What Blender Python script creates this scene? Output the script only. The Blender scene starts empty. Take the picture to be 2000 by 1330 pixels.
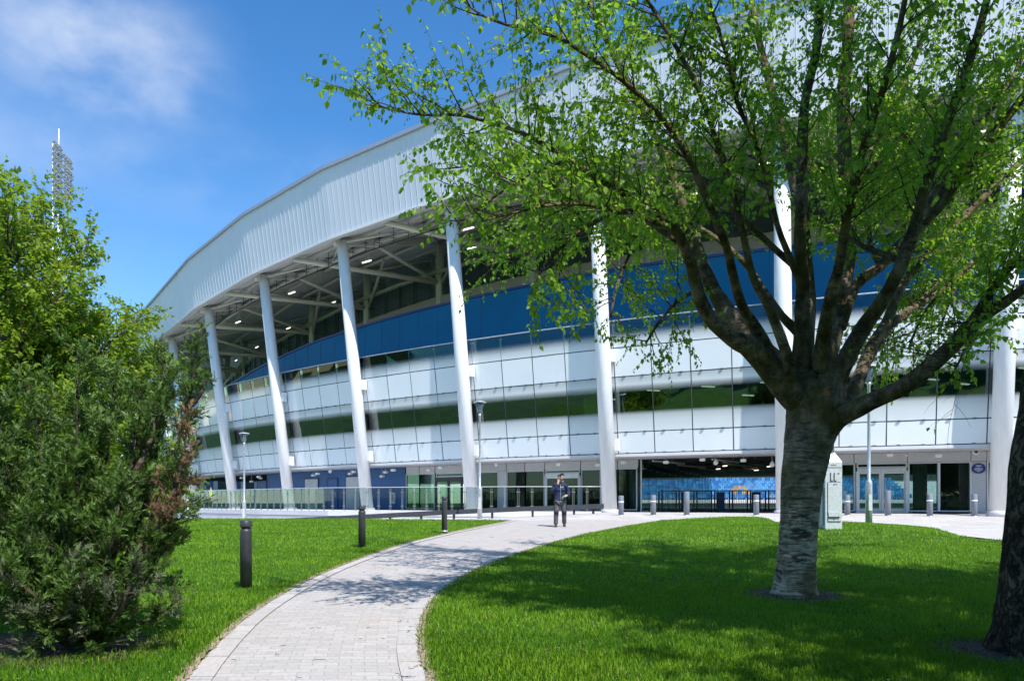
import bpy, bmesh, math, random
import numpy as np
from mathutils import Vector, Matrix, noise as mnoise
from mathutils.geometry import delaunay_2d_cdt

random.seed(7)
rng = np.random.default_rng(11)
R = math.radians
sc = bpy.context.scene
COL = sc.collection

# ------------------------------------------------------------------ camera
F, HY = 1432.0, 981.2            # focal length in photo pixels, horizon row
cam = bpy.data.cameras.new('camera')
cam.sensor_width = 36.0
cam.lens = 36.0 * F / 2000.0
cam.shift_y = (HY - 665.0) / 2000.0
cam.clip_end = 3000.0
cam_o = bpy.data.objects.new('camera', cam)
COL.objects.link(cam_o)
cam_o.location = (0, 0, 1.6)
cam_o.rotation_euler = (R(90), 0, 0)
sc.camera = cam_o

# ------------------------------------------------------------------ world, sun, exposure
SUN_EL, SUN_AZ = 54.0, 150.0     # azimuth clockwise from +Y
sun_dir = Vector((math.sin(R(SUN_AZ)) * math.cos(R(SUN_EL)), math.cos(R(SUN_AZ)) * math.cos(R(SUN_EL)), math.sin(R(SUN_EL))))
w = bpy.data.worlds.new('World')
sc.world = w
w.use_nodes = True
nt = w.node_tree
nt.nodes.clear()
out = nt.nodes.new('ShaderNodeOutputWorld')
bg = nt.nodes.new('ShaderNodeBackground')
bg.inputs['Strength'].default_value = 0.118
sky = nt.nodes.new('ShaderNodeTexSky')
sky.sky_type = 'NISHITA'
sky.sun_disc = False
sky.sun_elevation = R(SUN_EL)
sky.sun_rotation = R(SUN_AZ)
sky.air_density = 1.0
sky.dust_density = 0.05
sky.ozone_density = 4.0
hs = nt.nodes.new('ShaderNodeHueSaturation')
hs.inputs['Saturation'].default_value = 1.25
hs.inputs['Value'].default_value = 1.4
nt.links.new(sky.outputs[0], hs.inputs['Color'])
tc = nt.nodes.new('ShaderNodeTexCoord')


def wmath(op, a, b=None, clamp=False):
    n = nt.nodes.new('ShaderNodeMath')
    n.operation = op
    n.use_clamp = clamp
    for k, v in ((0, a), (1, b)):
        if v is None:
            continue
        if hasattr(v, 'type') and not isinstance(v, (int, float)):
            nt.links.new(v, n.inputs[k])
        else:
            n.inputs[k].default_value = v
    return n.outputs[0]


def cloud(d, rad, sx, amount, scale, lo, hi):
    """a soft cloud round one direction of the sky"""
    d = Vector(d).normalized()
    mp = nt.nodes.new('ShaderNodeVectorMath'); mp.operation = 'SUBTRACT'
    nt.links.new(tc.outputs['Generated'], mp.inputs[0])
    mp.inputs[1].default_value = d
    sv = nt.nodes.new('ShaderNodeVectorMath'); sv.operation = 'MULTIPLY'
    nt.links.new(mp.outputs[0], sv.inputs[0])
    sv.inputs[1].default_value = sx
    ln = nt.nodes.new('ShaderNodeVectorMath'); ln.operation = 'LENGTH'
    nt.links.new(sv.outputs[0], ln.inputs[0])
    m1 = nt.nodes.new('ShaderNodeMapRange'); m1.interpolation_type = 'SMOOTHERSTEP'
    nt.links.new(ln.outputs['Value'], m1.inputs[0])
    m1.inputs[1].default_value = rad; m1.inputs[2].default_value = 0.0
    m1.inputs[3].default_value = 0.0; m1.inputs[4].default_value = 1.0
    ns = nt.nodes.new('ShaderNodeTexNoise')
    sc_ = nt.nodes.new('ShaderNodeVectorMath'); sc_.operation = 'MULTIPLY'
    nt.links.new(tc.outputs['Generated'], sc_.inputs[0]); sc_.inputs[1].default_value = (1.0, 1.0, 1.7)
    nt.links.new(sc_.outputs[0], ns.inputs['Vector'])
    ns.inputs['Scale'].default_value = scale; ns.inputs['Detail'].default_value = 6.0
    ns.inputs['Roughness'].default_value = 0.52
    m2 = nt.nodes.new('ShaderNodeMapRange'); m2.interpolation_type = 'SMOOTHSTEP'
    nt.links.new(ns.outputs['Fac'], m2.inputs[0])
    m2.inputs[1].default_value = lo; m2.inputs[2].default_value = hi
    return wmath('MULTIPLY', wmath('MULTIPLY', m1.outputs[0], m2.outputs[0]), amount)


c1 = cloud((-800, 1432, 880), 0.185, (1.0, 1.0, 1.6), 0.85, 6.5, 0.30, 0.80)
c2 = cloud((-700, 1432, 660), 0.5, (0.8, 1.0, 7.0), 0.30, 5.0, 0.3, 0.75)
c3 = cloud((-960, 1432, 560), 0.45, (0.8, 1.0, 3.0), 0.14, 3.0, 0.25, 0.8)
c4 = cloud((400, -1432, 700), 0.9, (1, 1, 1), 0.7, 3.5, 0.45, 0.7)
csum = wmath('ADD', wmath('ADD', c1, c2), wmath('ADD', c3, c4), True)
mix = nt.nodes.new('ShaderNodeMix'); mix.data_type = 'RGBA'
nt.links.new(csum, mix.inputs['Factor'])
nt.links.new(hs.outputs['Color'], mix.inputs['A'])
mix.inputs['B'].default_value = (5.6, 6.1, 7.0, 1)
nt.links.new(mix.outputs['Result'], bg.inputs['Color'])
nt.links.new(bg.outputs[0], out.inputs[0])

sl = bpy.data.lights.new('sun', 'SUN')
sl.energy = 5.0
sl.angle = R(0.53)
sl.color = (1.0, 0.955, 0.89)
so = bpy.data.objects.new('sun', sl)
COL.objects.link(so)
so.rotation_euler = sun_dir.to_track_quat('Z', 'Y').to_euler()
so.location = (20, -30, 60)
sc.view_settings.view_transform = 'Standard'
sc.view_settings.look = 'None'
sc.view_settings.exposure = 0.42
sc.view_settings.gamma = 1.0
sc.render.engine = 'CYCLES'
sc.cycles.max_bounces = 8
sc.cycles.transparent_max_bounces = 16
sc.cycles.transmission_bounces = 4
sc.cycles.caustics_reflective = False
sc.cycles.caustics_refractive = False
sc.cycles.use_denoising = True
sc.cycles.sample_clamp_indirect = 4.0


# ------------------------------------------------------------------ helpers
def new_mesh(name, verts, faces, uvs=None, smooth=False):
    me = bpy.data.meshes.new(name)
    me.from_pydata([tuple(v) for v in verts], [], faces)
    if uvs is not None:
        ul = me.uv_layers.new(name='UVMap')
        ul.data.foreach_set('uv', np.asarray(uvs, dtype=np.float32).ravel())
    if smooth:
        me.polygons.foreach_set('use_smooth', [True] * len(me.polygons))
    me.update()
    return me


def tag(o, label=None, cat=None, group=None, kind=None):
    if label: o['label'] = label
    if cat: o['category'] = cat
    if group: o['group'] = group
    if kind: o['kind'] = kind
    return o


def thing(name, label, cat, loc=(0, 0, 0), rz=0.0, group=None):
    o = bpy.data.objects.new(name, None)
    o.empty_display_size = 0.3
    o.location = loc
    o.rotation_euler = (0, 0, rz)
    COL.objects.link(o)
    return tag(o, label, cat, group)


def link(name, me, m, parent=None):
    o = bpy.data.objects.new(name, me)
    for mm in (m if isinstance(m, (list, tuple)) else [m]):
        me.materials.append(mm)
    COL.objects.link(o)
    if parent is not None:
        o.parent = parent
    return o


def dup(o, parent=None):
    c = o.copy()
    COL.objects.link(c)
    c.parent = parent
    for ch in list(o.children):
        dup(ch, c)
    return c


class MB:
    """collects shapes; build() links them as one mesh object"""
    def __init__(s):
        s.v, s.f, s.uv, s.sm, s.mi = [], [], [], [], []

    def face(s, pts, uv=None, smooth=False, mi=0):
        b = len(s.v)
        s.v += [Vector(p) for p in pts]
        s.f.append(list(range(b, b + len(pts))))
        s.uv += list(uv) if uv else [(0, 0)] * len(pts)
        s.sm.append(smooth); s.mi.append(mi)

    def hexa(s, p, uv=None, mi=0):
        """eight corners: bottom ring 0-3, top ring 4-7 (counter-clockwise from above)"""
        for q in ((0, 3, 2, 1), (4, 5, 6, 7), (0, 1, 5, 4), (1, 2, 6, 5), (2, 3, 7, 6), (3, 0, 4, 7)):
            s.face([p[k] for k in q], [uv[k] for k in q] if uv else None, mi=mi)

    def box(s, c, size, rz=0.0, M=None, mi=0):
        hx, hy, hz = size[0] / 2, size[1] / 2, size[2] / 2
        m = M if M is not None else Matrix.Rotation(rz, 3, 'Z')
        c = Vector(c)
        P = [c + m @ Vector(q) for q in ((-hx, -hy, -hz), (hx, -hy, -hz), (hx, hy, -hz), (-hx, hy, -hz),
                                         (-hx, -hy, hz), (hx, -hy, hz), (hx, hy, hz), (-hx, hy, hz))]
        s.hexa(P, mi=mi)

    def beam(s, a, b, wdt, hgt, mi=0):
        """rectangular bar from a to b"""
        a, b = Vector(a), Vector(b)
        d = (b - a)
        L = d.length
        if L < 1e-6: return
        d.normalize()
        up = Vector((0, 0, 1)) if abs(d.z) < 0.98 else Vector((0, 1, 0))
        x = d.cross(up).normalized(); z = x.cross(d).normalized()
        M = Matrix((x, d, z)).transposed()
        s.box((a + b) / 2, (wdt, L, hgt), M=M, mi=mi)

    def tube(s, pts, rads, n=10, cap=True, mi=0, wob=0.0):
        pts = [Vector(p) for p in pts]
        b = len(s.v)
        t0 = (pts[1] - pts[0]).normalized()
        ref = Vector((1, 0, 0)) if abs(t0.x) < 0.9 else Vector((0, 1, 0))
        x = (ref - t0 * ref.dot(t0)).normalized()
        L = 0.0
        ls = []
        for k, p in enumerate(pts):
            if k: L += (p - pts[k - 1]).length
            ls.append(L)
            t = (pts[min(k + 1, len(pts) - 1)] - pts[max(k - 1, 0)])
            t = t.normalized() if t.length > 1e-9 else t0
            x = (x - t * x.dot(t))
            x = x.normalized() if x.length > 1e-6 else t.orthogonal().normalized()
            y = t.cross(x)
            for j in range(n):
                a = 2 * math.pi * j / n
                r = rads[k] if not hasattr(rads[k], '__len__') else rads[k][0]
                if wob:
                    q = p + (x * math.cos(a) + y * math.sin(a)) * r
                    r *= 1 + wob * mnoise.noise(q * (0.9 / max(r, 0.02)) * 0.35)
                s.v.append(p + (x * math.cos(a) + y * math.sin(a)) * r)
        for k in range(len(pts) - 1):
            for j in range(n):
                j2 = (j + 1) % n
                s.f.append([b + k * n + j, b + k * n + j2, b + (k + 1) * n + j2, b + (k + 1) * n + j])
                u0, u1 = j / n, (j + 1) / n
                s.uv += [(u0, ls[k]), (u1, ls[k]), (u1, ls[k + 1]), (u0, ls[k + 1])]
                s.sm.append(True); s.mi.append(mi)
        if cap:
            for base, rev in ((b, True), (b + (len(pts) - 1) * n, False)):
                idx = [base + j for j in range(n)]
                if rev: idx.reverse()
                s.f.append(idx); s.uv += [(0, 0)] * n
                s.sm.append(False); s.mi.append(mi)

    def lathe(s, prof, n=20, c=(0, 0, 0), mi=0):
        """profile of (radius, height) round the vertical axis"""
        s.tube([Vector(c) + Vector((0, 0, z + 1e-5 * k)) for k, (r, z) in enumerate(prof)], [max(r, 1e-4) for r, z in prof], n, True, mi)

    def build(s, name, m, parent=None, origin=None):
        o_ = Vector(origin) if origin is not None else (Vector(parent.location) if parent is not None else Vector())
        if parent is not None and origin is None and parent.parent is not None:
            o_ = o_ + Vector(parent.parent.location)
        me = new_mesh(name, [v - o_ for v in s.v], s.f, s.uv)
        me.polygons.foreach_set('use_smooth', s.sm)
        ob = link(name, me, m, parent)
        me.polygons.foreach_set('material_index', s.mi)
        return ob


def part(name, mb, m, parent):
    """a part given in world coordinates under a thing that is not rotated"""
    return mb.build(name, m, parent)


def ray(px, py, Y):
    return Vector(((px - 1000) / F * Y, Y, 1.6 + (HY - py) / F * Y))


def sst(a, b, x):
    t = min(1.0, max(0.0, (x - a) / (b - a)))
    return t * t * (3 - 2 * t)


# ------------------------------------------------------------------ materials
def _n(t, typ, **kw):
    n = t.nodes.new(typ)
    for k, v in kw.items():
        setattr(n, k, v)
    return n


def mat(name, col, rough=0.5, metal=0.0, spec=0.5, var=0.12, vscale=3.0, bump=0.0, bscale=20.0, stretch=(1, 1, 1), coat=0.0, emit=None, estr=1.0):
    m = bpy.data.materials.new(name)
    m.use_nodes = True
    t = m.node_tree
    b = t.nodes['Principled BSDF']
    b.inputs['Roughness'].default_value = rough
    b.inputs['Metallic'].default_value = metal
    b.inputs['Specular IOR Level'].default_value = spec
    b.inputs['Coat Weight'].default_value = coat
    co = _n(t, 'ShaderNodeTexCoord')
    mp = _n(t, 'ShaderNodeMapping')
    mp.inputs['Scale'].default_value = stretch
    t.links.new(co.outputs['Object'], mp.inputs['Vector'])
    no = _n(t, 'ShaderNodeTexNoise')
    no.inputs['Scale'].default_value = vscale
    no.inputs['Detail'].default_value = 5.0
    t.links.new(mp.outputs[0], no.inputs['Vector'])
    cr = _n(t, 'ShaderNodeValToRGB')
    lo = [max(0, c * (1 - var)) for c in col]; hi = [min(1, c * (1 + var)) for c in col]
    cr.color_ramp.elements[0].position = 0.3; cr.color_ramp.elements[1].position = 0.7
    cr.color_ramp.elements[0].color = (*lo, 1); cr.color_ramp.elements[1].color = (*hi, 1)
    t.links.new(no.outputs['Fac'], cr.inputs['Fac'])
    t.links.new(cr.outputs['Color'], b.inputs['Base Color'])
    if bump:
        n2 = _n(t, 'ShaderNodeTexNoise')
        n2.inputs['Scale'].default_value = bscale; n2.inputs['Detail'].default_value = 6.0
        t.links.new(mp.outputs[0], n2.inputs['Vector'])
        bp = _n(t, 'ShaderNodeBump')
        bp.inputs['Strength'].default_value = bump; bp.inputs['Distance'].default_value = 0.02
        t.links.new(n2.outputs['Fac'], bp.inputs['Height'])
        t.links.new(bp.outputs[0], b.inputs['Normal'])
    if emit:
        b.inputs['Emission Color'].default_value = (*emit, 1)
        b.inputs['Emission Strength'].default_value = estr
    return m


def mat_glass(name, tint, frit_stops, ior=1.7, rough=0.0, frit_col=(0.83, 0.875, 0.89), wave=0.0, refl=1.0):
    """glazing with a printed white dot screen whose density follows the panel height (UV v)"""
    m = bpy.data.materials.new(name)
    m.use_nodes = True
    t = m.node_tree
    t.nodes.clear()
    o = _n(t, 'ShaderNodeOutputMaterial')
    tr = _n(t, 'ShaderNodeBsdfTransparent'); tr.inputs[0].default_value = (*tint, 1)
    gl = _n(t, 'ShaderNodeBsdfGlossy'); gl.inputs['Roughness'].default_value = rough
    gl.inputs['Color'].default_value = (0.80, 0.93, 0.90, 1)
    fr = _n(t, 'ShaderNodeFresnel'); fr.inputs['IOR'].default_value = ior
    mx = _n(t, 'ShaderNodeMixShader')
    fm = _n(t, 'ShaderNodeMath', operation='MULTIPLY'); fm.inputs[1].default_value = refl
    t.links.new(fr.outputs[0], fm.inputs[0])
    t.links.new(fm.outputs[0], mx.inputs[0]); t.links.new(tr.outputs[0], mx.inputs[1]); t.links.new(gl.outputs[0], mx.inputs[2])
    if wave:
        co = _n(t, 'ShaderNodeTexCoord')
        no = _n(t, 'ShaderNodeTexNoise'); no.inputs['Scale'].default_value = 0.55; no.inputs['Detail'].default_value = 1.0
        t.links.new(co.outputs['Object'], no.inputs['Vector'])
        bp = _n(t, 'ShaderNodeBump'); bp.inputs['Strength'].default_value = wave; bp.inputs['Distance'].default_value = 0.05
        t.links.new(no.outputs['Fac'], bp.inputs['Height'])
        t.links.new(bp.outputs[0], gl.inputs['Normal'])
    if frit_stops:
        uv = _n(t, 'ShaderNodeUVMap')
        sp = _n(t, 'ShaderNodeSeparateXYZ'); t.links.new(uv.outputs[0], sp.inputs[0])
        cr = _n(t, 'ShaderNodeValToRGB')
        els = cr.color_ramp.elements
        while len(els) < len(frit_stops): els.new(0.5)
        for e, (p, v) in zip(els, frit_stops):
            e.position = p; e.color = (v, v, v, 1)
        t.links.new(sp.outputs['Y'], cr.inputs['Fac'])
        pb = _n(t, 'ShaderNodeBsdfPrincipled')
        co2 = _n(t, 'ShaderNodeTexCoord')
        n2 = _n(t, 'ShaderNodeTexNoise'); n2.inputs['Scale'].default_value = 0.8
        t.links.new(co2.outputs['Object'], n2.inputs['Vector'])
        cr2 = _n(t, 'ShaderNodeValToRGB')
        cr2.color_ramp.elements[0].color = (*[c * 0.95 for c in frit_col], 1); cr2.color_ramp.elements[1].color = (*[min(1, c * 1.04) for c in frit_col], 1)
        t.links.new(n2.outputs['Fac'], cr2.inputs['Fac'])
        t.links.new(cr2.outputs['Color'], pb.inputs['Base Color'])
        pb.inputs['Roughness'].default_value = 0.06; pb.inputs['IOR'].default_value = 1.6
        m2 = _n(t, 'ShaderNodeMixShader')
        t.links.new(cr.outputs['Color'], m2.inputs[0]); t.links.new(mx.outputs[0], m2.inputs[1]); t.links.new(pb.outputs[0], m2.inputs[2])
        t.links.new(m2.outputs[0], o.inputs[0])
    else:
        t.links.new(mx.outputs[0], o.inputs[0])
    return m


def mat_leaf(name, c0, c1, trans=(0.2, 0.4, 0.03), gloss=0.45, mixf=0.5):
    m = bpy.data.materials.new(name)
    m.use_nodes = True
    t = m.node_tree
    t.nodes.clear()
    o = _n(t, 'ShaderNodeOutputMaterial')
    at = _n(t, 'ShaderNodeAttribute'); at.attribute_name = 'tint'
    cr = _n(t, 'ShaderNodeValToRGB')
    cr.color_ramp.elements[0].color = (*c0, 1); cr.color_ramp.elements[1].color = (*c1, 1)
    t.links.new(at.outputs['Fac'], cr.inputs['Fac'])
    pb = _n(t, 'ShaderNodeBsdfPrincipled'); pb.inputs['Roughness'].default_value = gloss
    pb.inputs['Specular IOR Level'].default_value = 0.4
    t.links.new(cr.outputs['Color'], pb.inputs['Base Color'])
    tl = _n(t, 'ShaderNodeBsdfTranslucent')
    mm = _n(t, 'ShaderNodeMix', data_type='RGBA'); mm.inputs['Factor'].default_value = 0.35
    mm.inputs['A'].default_value = (*trans, 1)
    t.links.new(cr.outputs['Color'], mm.inputs['B'])
    t.links.new(mm.outputs['Result'], tl.inputs['Color'])
    mx = _n(t, 'ShaderNodeMixShader'); mx.inputs[0].default_value = mixf
    t.links.new(pb.outputs[0], mx.inputs[1]); t.links.new(tl.outputs[0], mx.inputs[2])
    t.links.new(mx.outputs[0], o.inputs[0])
    return m


def mat_bark(name, base, dark, moss, hstretch, scale, bump, pale_lo=0.42, pale_hi=0.58):
    """bark: pale skin broken by dark bands or plates, with green algae"""
    m = bpy.data.materials.new(name)
    m.use_nodes = True
    t = m.node_tree
    b = t.nodes['Principled BSDF']; b.inputs['Roughness'].default_value = 0.85
    b.inputs['Specular IOR Level'].default_value = 0.2
    co = _n(t, 'ShaderNodeTexCoord')
    mp = _n(t, 'ShaderNodeMapping'); mp.inputs['Scale'].default_value = hstretch
    t.links.new(co.outputs['Object'], mp.inputs['Vector'])
    n1 = _n(t, 'ShaderNodeTexNoise'); n1.inputs['Scale'].default_value = scale; n1.inputs['Detail'].default_value = 7.0; n1.inputs['Roughness'].default_value = 0.65
    t.links.new(mp.outputs[0], n1.inputs['Vector'])
    c1 = _n(t, 'ShaderNodeValToRGB')
    c1.color_ramp.elements[0].position = pale_lo; c1.color_ramp.elements[1].position = pale_hi
    c1.color_ramp.elements[0].color = (*dark, 1); c1.color_ramp.elements[1].color = (*base, 1)
    t.links.new(n1.outputs['Fac'], c1.inputs['Fac'])
    n2 = _n(t, 'ShaderNodeTexNoise'); n2.inputs['Scale'].default_value = 2.6; n2.inputs['Detail'].default_value = 5.0
    t.links.new(co.outputs['Object'], n2.inputs['Vector'])
    c2 = _n(t, 'ShaderNodeValToRGB')
    c2.color_ramp.elements[0].position = 0.48; c2.color_ramp.elements[1].position = 0.66
    c2.color_ramp.elements[0].color = (0, 0, 0, 1); c2.color_ramp.elements[1].color = (0.75, 0.75, 0.75, 1)
    t.links.new(n2.outputs['Fac'], c2.inputs['Fac'])
    mx = _n(t, 'ShaderNodeMix', data_type='RGBA')
    t.links.new(c2.outputs['Color'], mx.inputs['Factor']); t.links.new(c1.outputs['Color'], mx.inputs['A'])
    mx.inputs['B'].default_value = (*moss, 1)
    t.links.new(mx.outputs['Result'], b.inputs['Base Color'])
    bp = _n(t, 'ShaderNodeBump'); bp.inputs['Strength'].default_value = bump; bp.inputs['Distance'].default_value = 0.025
    t.links.new(n1.outputs['Fac'], bp.inputs['Height']); t.links.new(bp.outputs[0], b.inputs['Normal'])
    return m


def mat_birch(name, z_lo, z_hi):
    """birch bark: pale and finely banded at the foot, darker, cracked and mossy higher up; soft light on the foot is put into its pale tone"""
    m = bpy.data.materials.new(name)
    m.use_nodes = True
    t = m.node_tree
    b = t.nodes['Principled BSDF']; b.inputs['Roughness'].default_value = 0.85
    b.inputs['Specular IOR Level'].default_value = 0.2
    co = _n(t, 'ShaderNodeTexCoord')

    def noise_(scale, stretch, detail, lo, hi, c0, c1, rough=0.6, dist=0.0):
        mp = _n(t, 'ShaderNodeMapping'); mp.inputs['Scale'].default_value = stretch
        t.links.new(co.outputs['Object'], mp.inputs['Vector'])
        n = _n(t, 'ShaderNodeTexNoise'); n.inputs['Scale'].default_value = scale; n.inputs['Detail'].default_value = detail
        n.inputs['Roughness'].default_value = rough; n.inputs['Distortion'].default_value = dist
        t.links.new(mp.outputs[0], n.inputs['Vector'])
        r = _n(t, 'ShaderNodeValToRGB')
        r.color_ramp.elements[0].position = lo; r.color_ramp.elements[1].position = hi
        r.color_ramp.elements[0].color = (*c0, 1); r.color_ramp.elements[1].color = (*c1, 1)
        t.links.new(n.outputs['Fac'], r.inputs['Fac'])
        return n, r

    def mixc(f, a, b_, bt='MIX'):
        x = _n(t, 'ShaderNodeMix', data_type='RGBA', blend_type=bt)
        if isinstance(f, float): x.inputs['Factor'].default_value = f
        else: t.links.new(f, x.inputs['Factor'])
        for k, v in (('A', a), ('B', b_)):
            if isinstance(v, tuple): x.inputs[k].default_value = v
            else: t.links.new(v, x.inputs[k])
        return x.outputs['Result']

    n1, r1 = noise_(3.0, (1.2, 1.2, 7.5), 10.0, 0.42, 0.56, (0.075, 0.048, 0.028), (0.85, 0.66, 0.47), 0.78, 0.8)  # pale bark, raised further to hold the dappled light on the foot
    n2, r2 = noise_(2.6, (1.0, 1.0, 2.2), 8.0, 0.54, 0.61, (0, 0, 0), (0.9, 0.9, 0.9))      # big dark scars
    n3, r3 = noise_(4.5, (1.0, 1.0, 0.7), 8.0, 0.42, 0.62, (0.026, 0.019, 0.012), (0.34, 0.25, 0.17), 0.75)
    n4, r4 = noise_(2.2, (1.0, 1.0, 0.6), 7.0, 0.44, 0.60, (0, 0, 0), (0.72, 0.72, 0.72))        # algae
    pale = mixc(r2.outputs['Color'], r1.outputs['Color'], (0.06, 0.045, 0.035, 1))
    sp = _n(t, 'ShaderNodeSeparateXYZ'); t.links.new(co.outputs['Object'], sp.inputs[0])
    mr = _n(t, 'ShaderNodeMapRange'); mr.inputs[1].default_value = z_lo; mr.inputs[2].default_value = z_hi
    t.links.new(sp.outputs['Z'], mr.inputs[0])
    ad = _n(t, 'ShaderNodeMath', operation='ADD', use_clamp=True)
    sc2 = _n(t, 'ShaderNodeMath', operation='MULTIPLY_ADD'); sc2.inputs[1].default_value = 1.6; sc2.inputs[2].default_value = -0.8
    t.links.new(n4.outputs['Fac'], sc2.inputs[0])
    t.links.new(mr.outputs[0], ad.inputs[0]); t.links.new(sc2.outputs[0], ad.inputs[1])
    both = mixc(ad.outputs[0], pale, r3.outputs['Color'])
    alg = mixc(r4.outputs['Color'], both, (0.13, 0.10, 0.022, 1))
    t.links.new(alg, b.inputs['Base Color'])
    sm_ = _n(t, 'ShaderNodeMath', operation='ADD')
    t.links.new(n1.outputs['Fac'], sm_.inputs[0]); t.links.new(n3.outputs['Fac'], sm_.inputs[1])
    bp = _n(t, 'ShaderNodeBump'); bp.inputs['Strength'].default_value = 1.0; bp.inputs['Distance'].default_value = 0.045
    t.links.new(sm_.outputs[0], bp.inputs['Height']); t.links.new(bp.outputs[0], b.inputs['Normal'])
    return m


def mat_furrow(name):
    """deeply furrowed plated bark"""
    m = bpy.data.materials.new(name)
    m.use_nodes = True
    t = m.node_tree
    b = t.nodes['Principled BSDF']; b.inputs['Roughness'].default_value = 0.9
    b.inputs['Specular IOR Level'].default_value = 0.15
    co = _n(t, 'ShaderNodeTexCoord')
    no = _n(t, 'ShaderNodeTexNoise'); no.inputs['Scale'].default_value = 6.0; no.inputs['Detail'].default_value = 6.0
    t.links.new(co.outputs['Object'], no.inputs['Vector'])
    ad = _n(t, 'ShaderNodeMix', data_type='RGBA', blend_type='LINEAR_LIGHT'); ad.inputs['Factor'].default_value = 0.16
    t.links.new(co.outputs['Object'], ad.inputs['A']); t.links.new(no.outputs['Color'], ad.inputs['B'])
    mp = _n(t, 'ShaderNodeMapping'); mp.inputs['Scale'].default_value = (13.0, 13.0, 1.9)
    t.links.new(ad.outputs['Result'], mp.inputs['Vector'])
    vo = _n(t, 'ShaderNodeTexVoronoi', feature='DISTANCE_TO_EDGE'); vo.inputs['Scale'].default_value = 1.0
    t.links.new(mp.outputs[0], vo.inputs['Vector'])
    cr = _n(t, 'ShaderNodeValToRGB')
    cr.color_ramp.elements[0].position = 0.02; cr.color_ramp.elements[1].position = 0.30
    cr.color_ramp.elements[0].color = (0.022, 0.017, 0.013, 1); cr.color_ramp.elements[1].color = (0.135, 0.10, 0.078, 1)
    t.links.new(vo.outputs['Distance'], cr.inputs['Fac'])
    n2 = _n(t, 'ShaderNodeTexNoise'); n2.inputs['Scale'].default_value = 3.0; n2.inputs['Detail'].default_value = 8.0
    t.links.new(co.outputs['Object'], n2.inputs['Vector'])
    c2 = _n(t, 'ShaderNodeValToRGB')
    c2.color_ramp.elements[0].position = 0.35; c2.color_ramp.elements[1].position = 0.65
    c2.color_ramp.elements[0].color = (0.45, 0.42, 0.40, 1); c2.color_ramp.elements[1].color = (1.35, 1.3, 1.05, 1)
    t.links.new(n2.outputs['Fac'], c2.inputs['Fac'])
    mu = _n(t, 'ShaderNodeMix', data_type='RGBA', blend_type='MULTIPLY'); mu.inputs['Factor'].default_value = 1.0
    t.links.new(cr.outputs['Color'], mu.inputs['A']); t.links.new(c2.outputs['Color'], mu.inputs['B'])
    t.links.new(mu.outputs['Result'], b.inputs['Base Color'])
    c3 = _n(t, 'ShaderNodeMath', operation='MINIMUM'); c3.inputs[1].default_value = 0.3
    t.links.new(vo.outputs['Distance'], c3.inputs[0])
    ad2 = _n(t, 'ShaderNodeMath', operation='MULTIPLY_ADD'); ad2.inputs[1].default_value = 3.0
    t.links.new(c3.outputs[0], ad2.inputs[0]); t.links.new(no.outputs['Fac'], ad2.inputs[2])
    bp = _n(t, 'ShaderNodeBump'); bp.inputs['Strength'].default_value = 1.0; bp.inputs['Distance'].default_value = 0.022
    t.links.new(ad2.outputs[0], bp.inputs['Height']); t.links.new(bp.outputs[0], b.inputs['Normal'])
    return m


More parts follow.
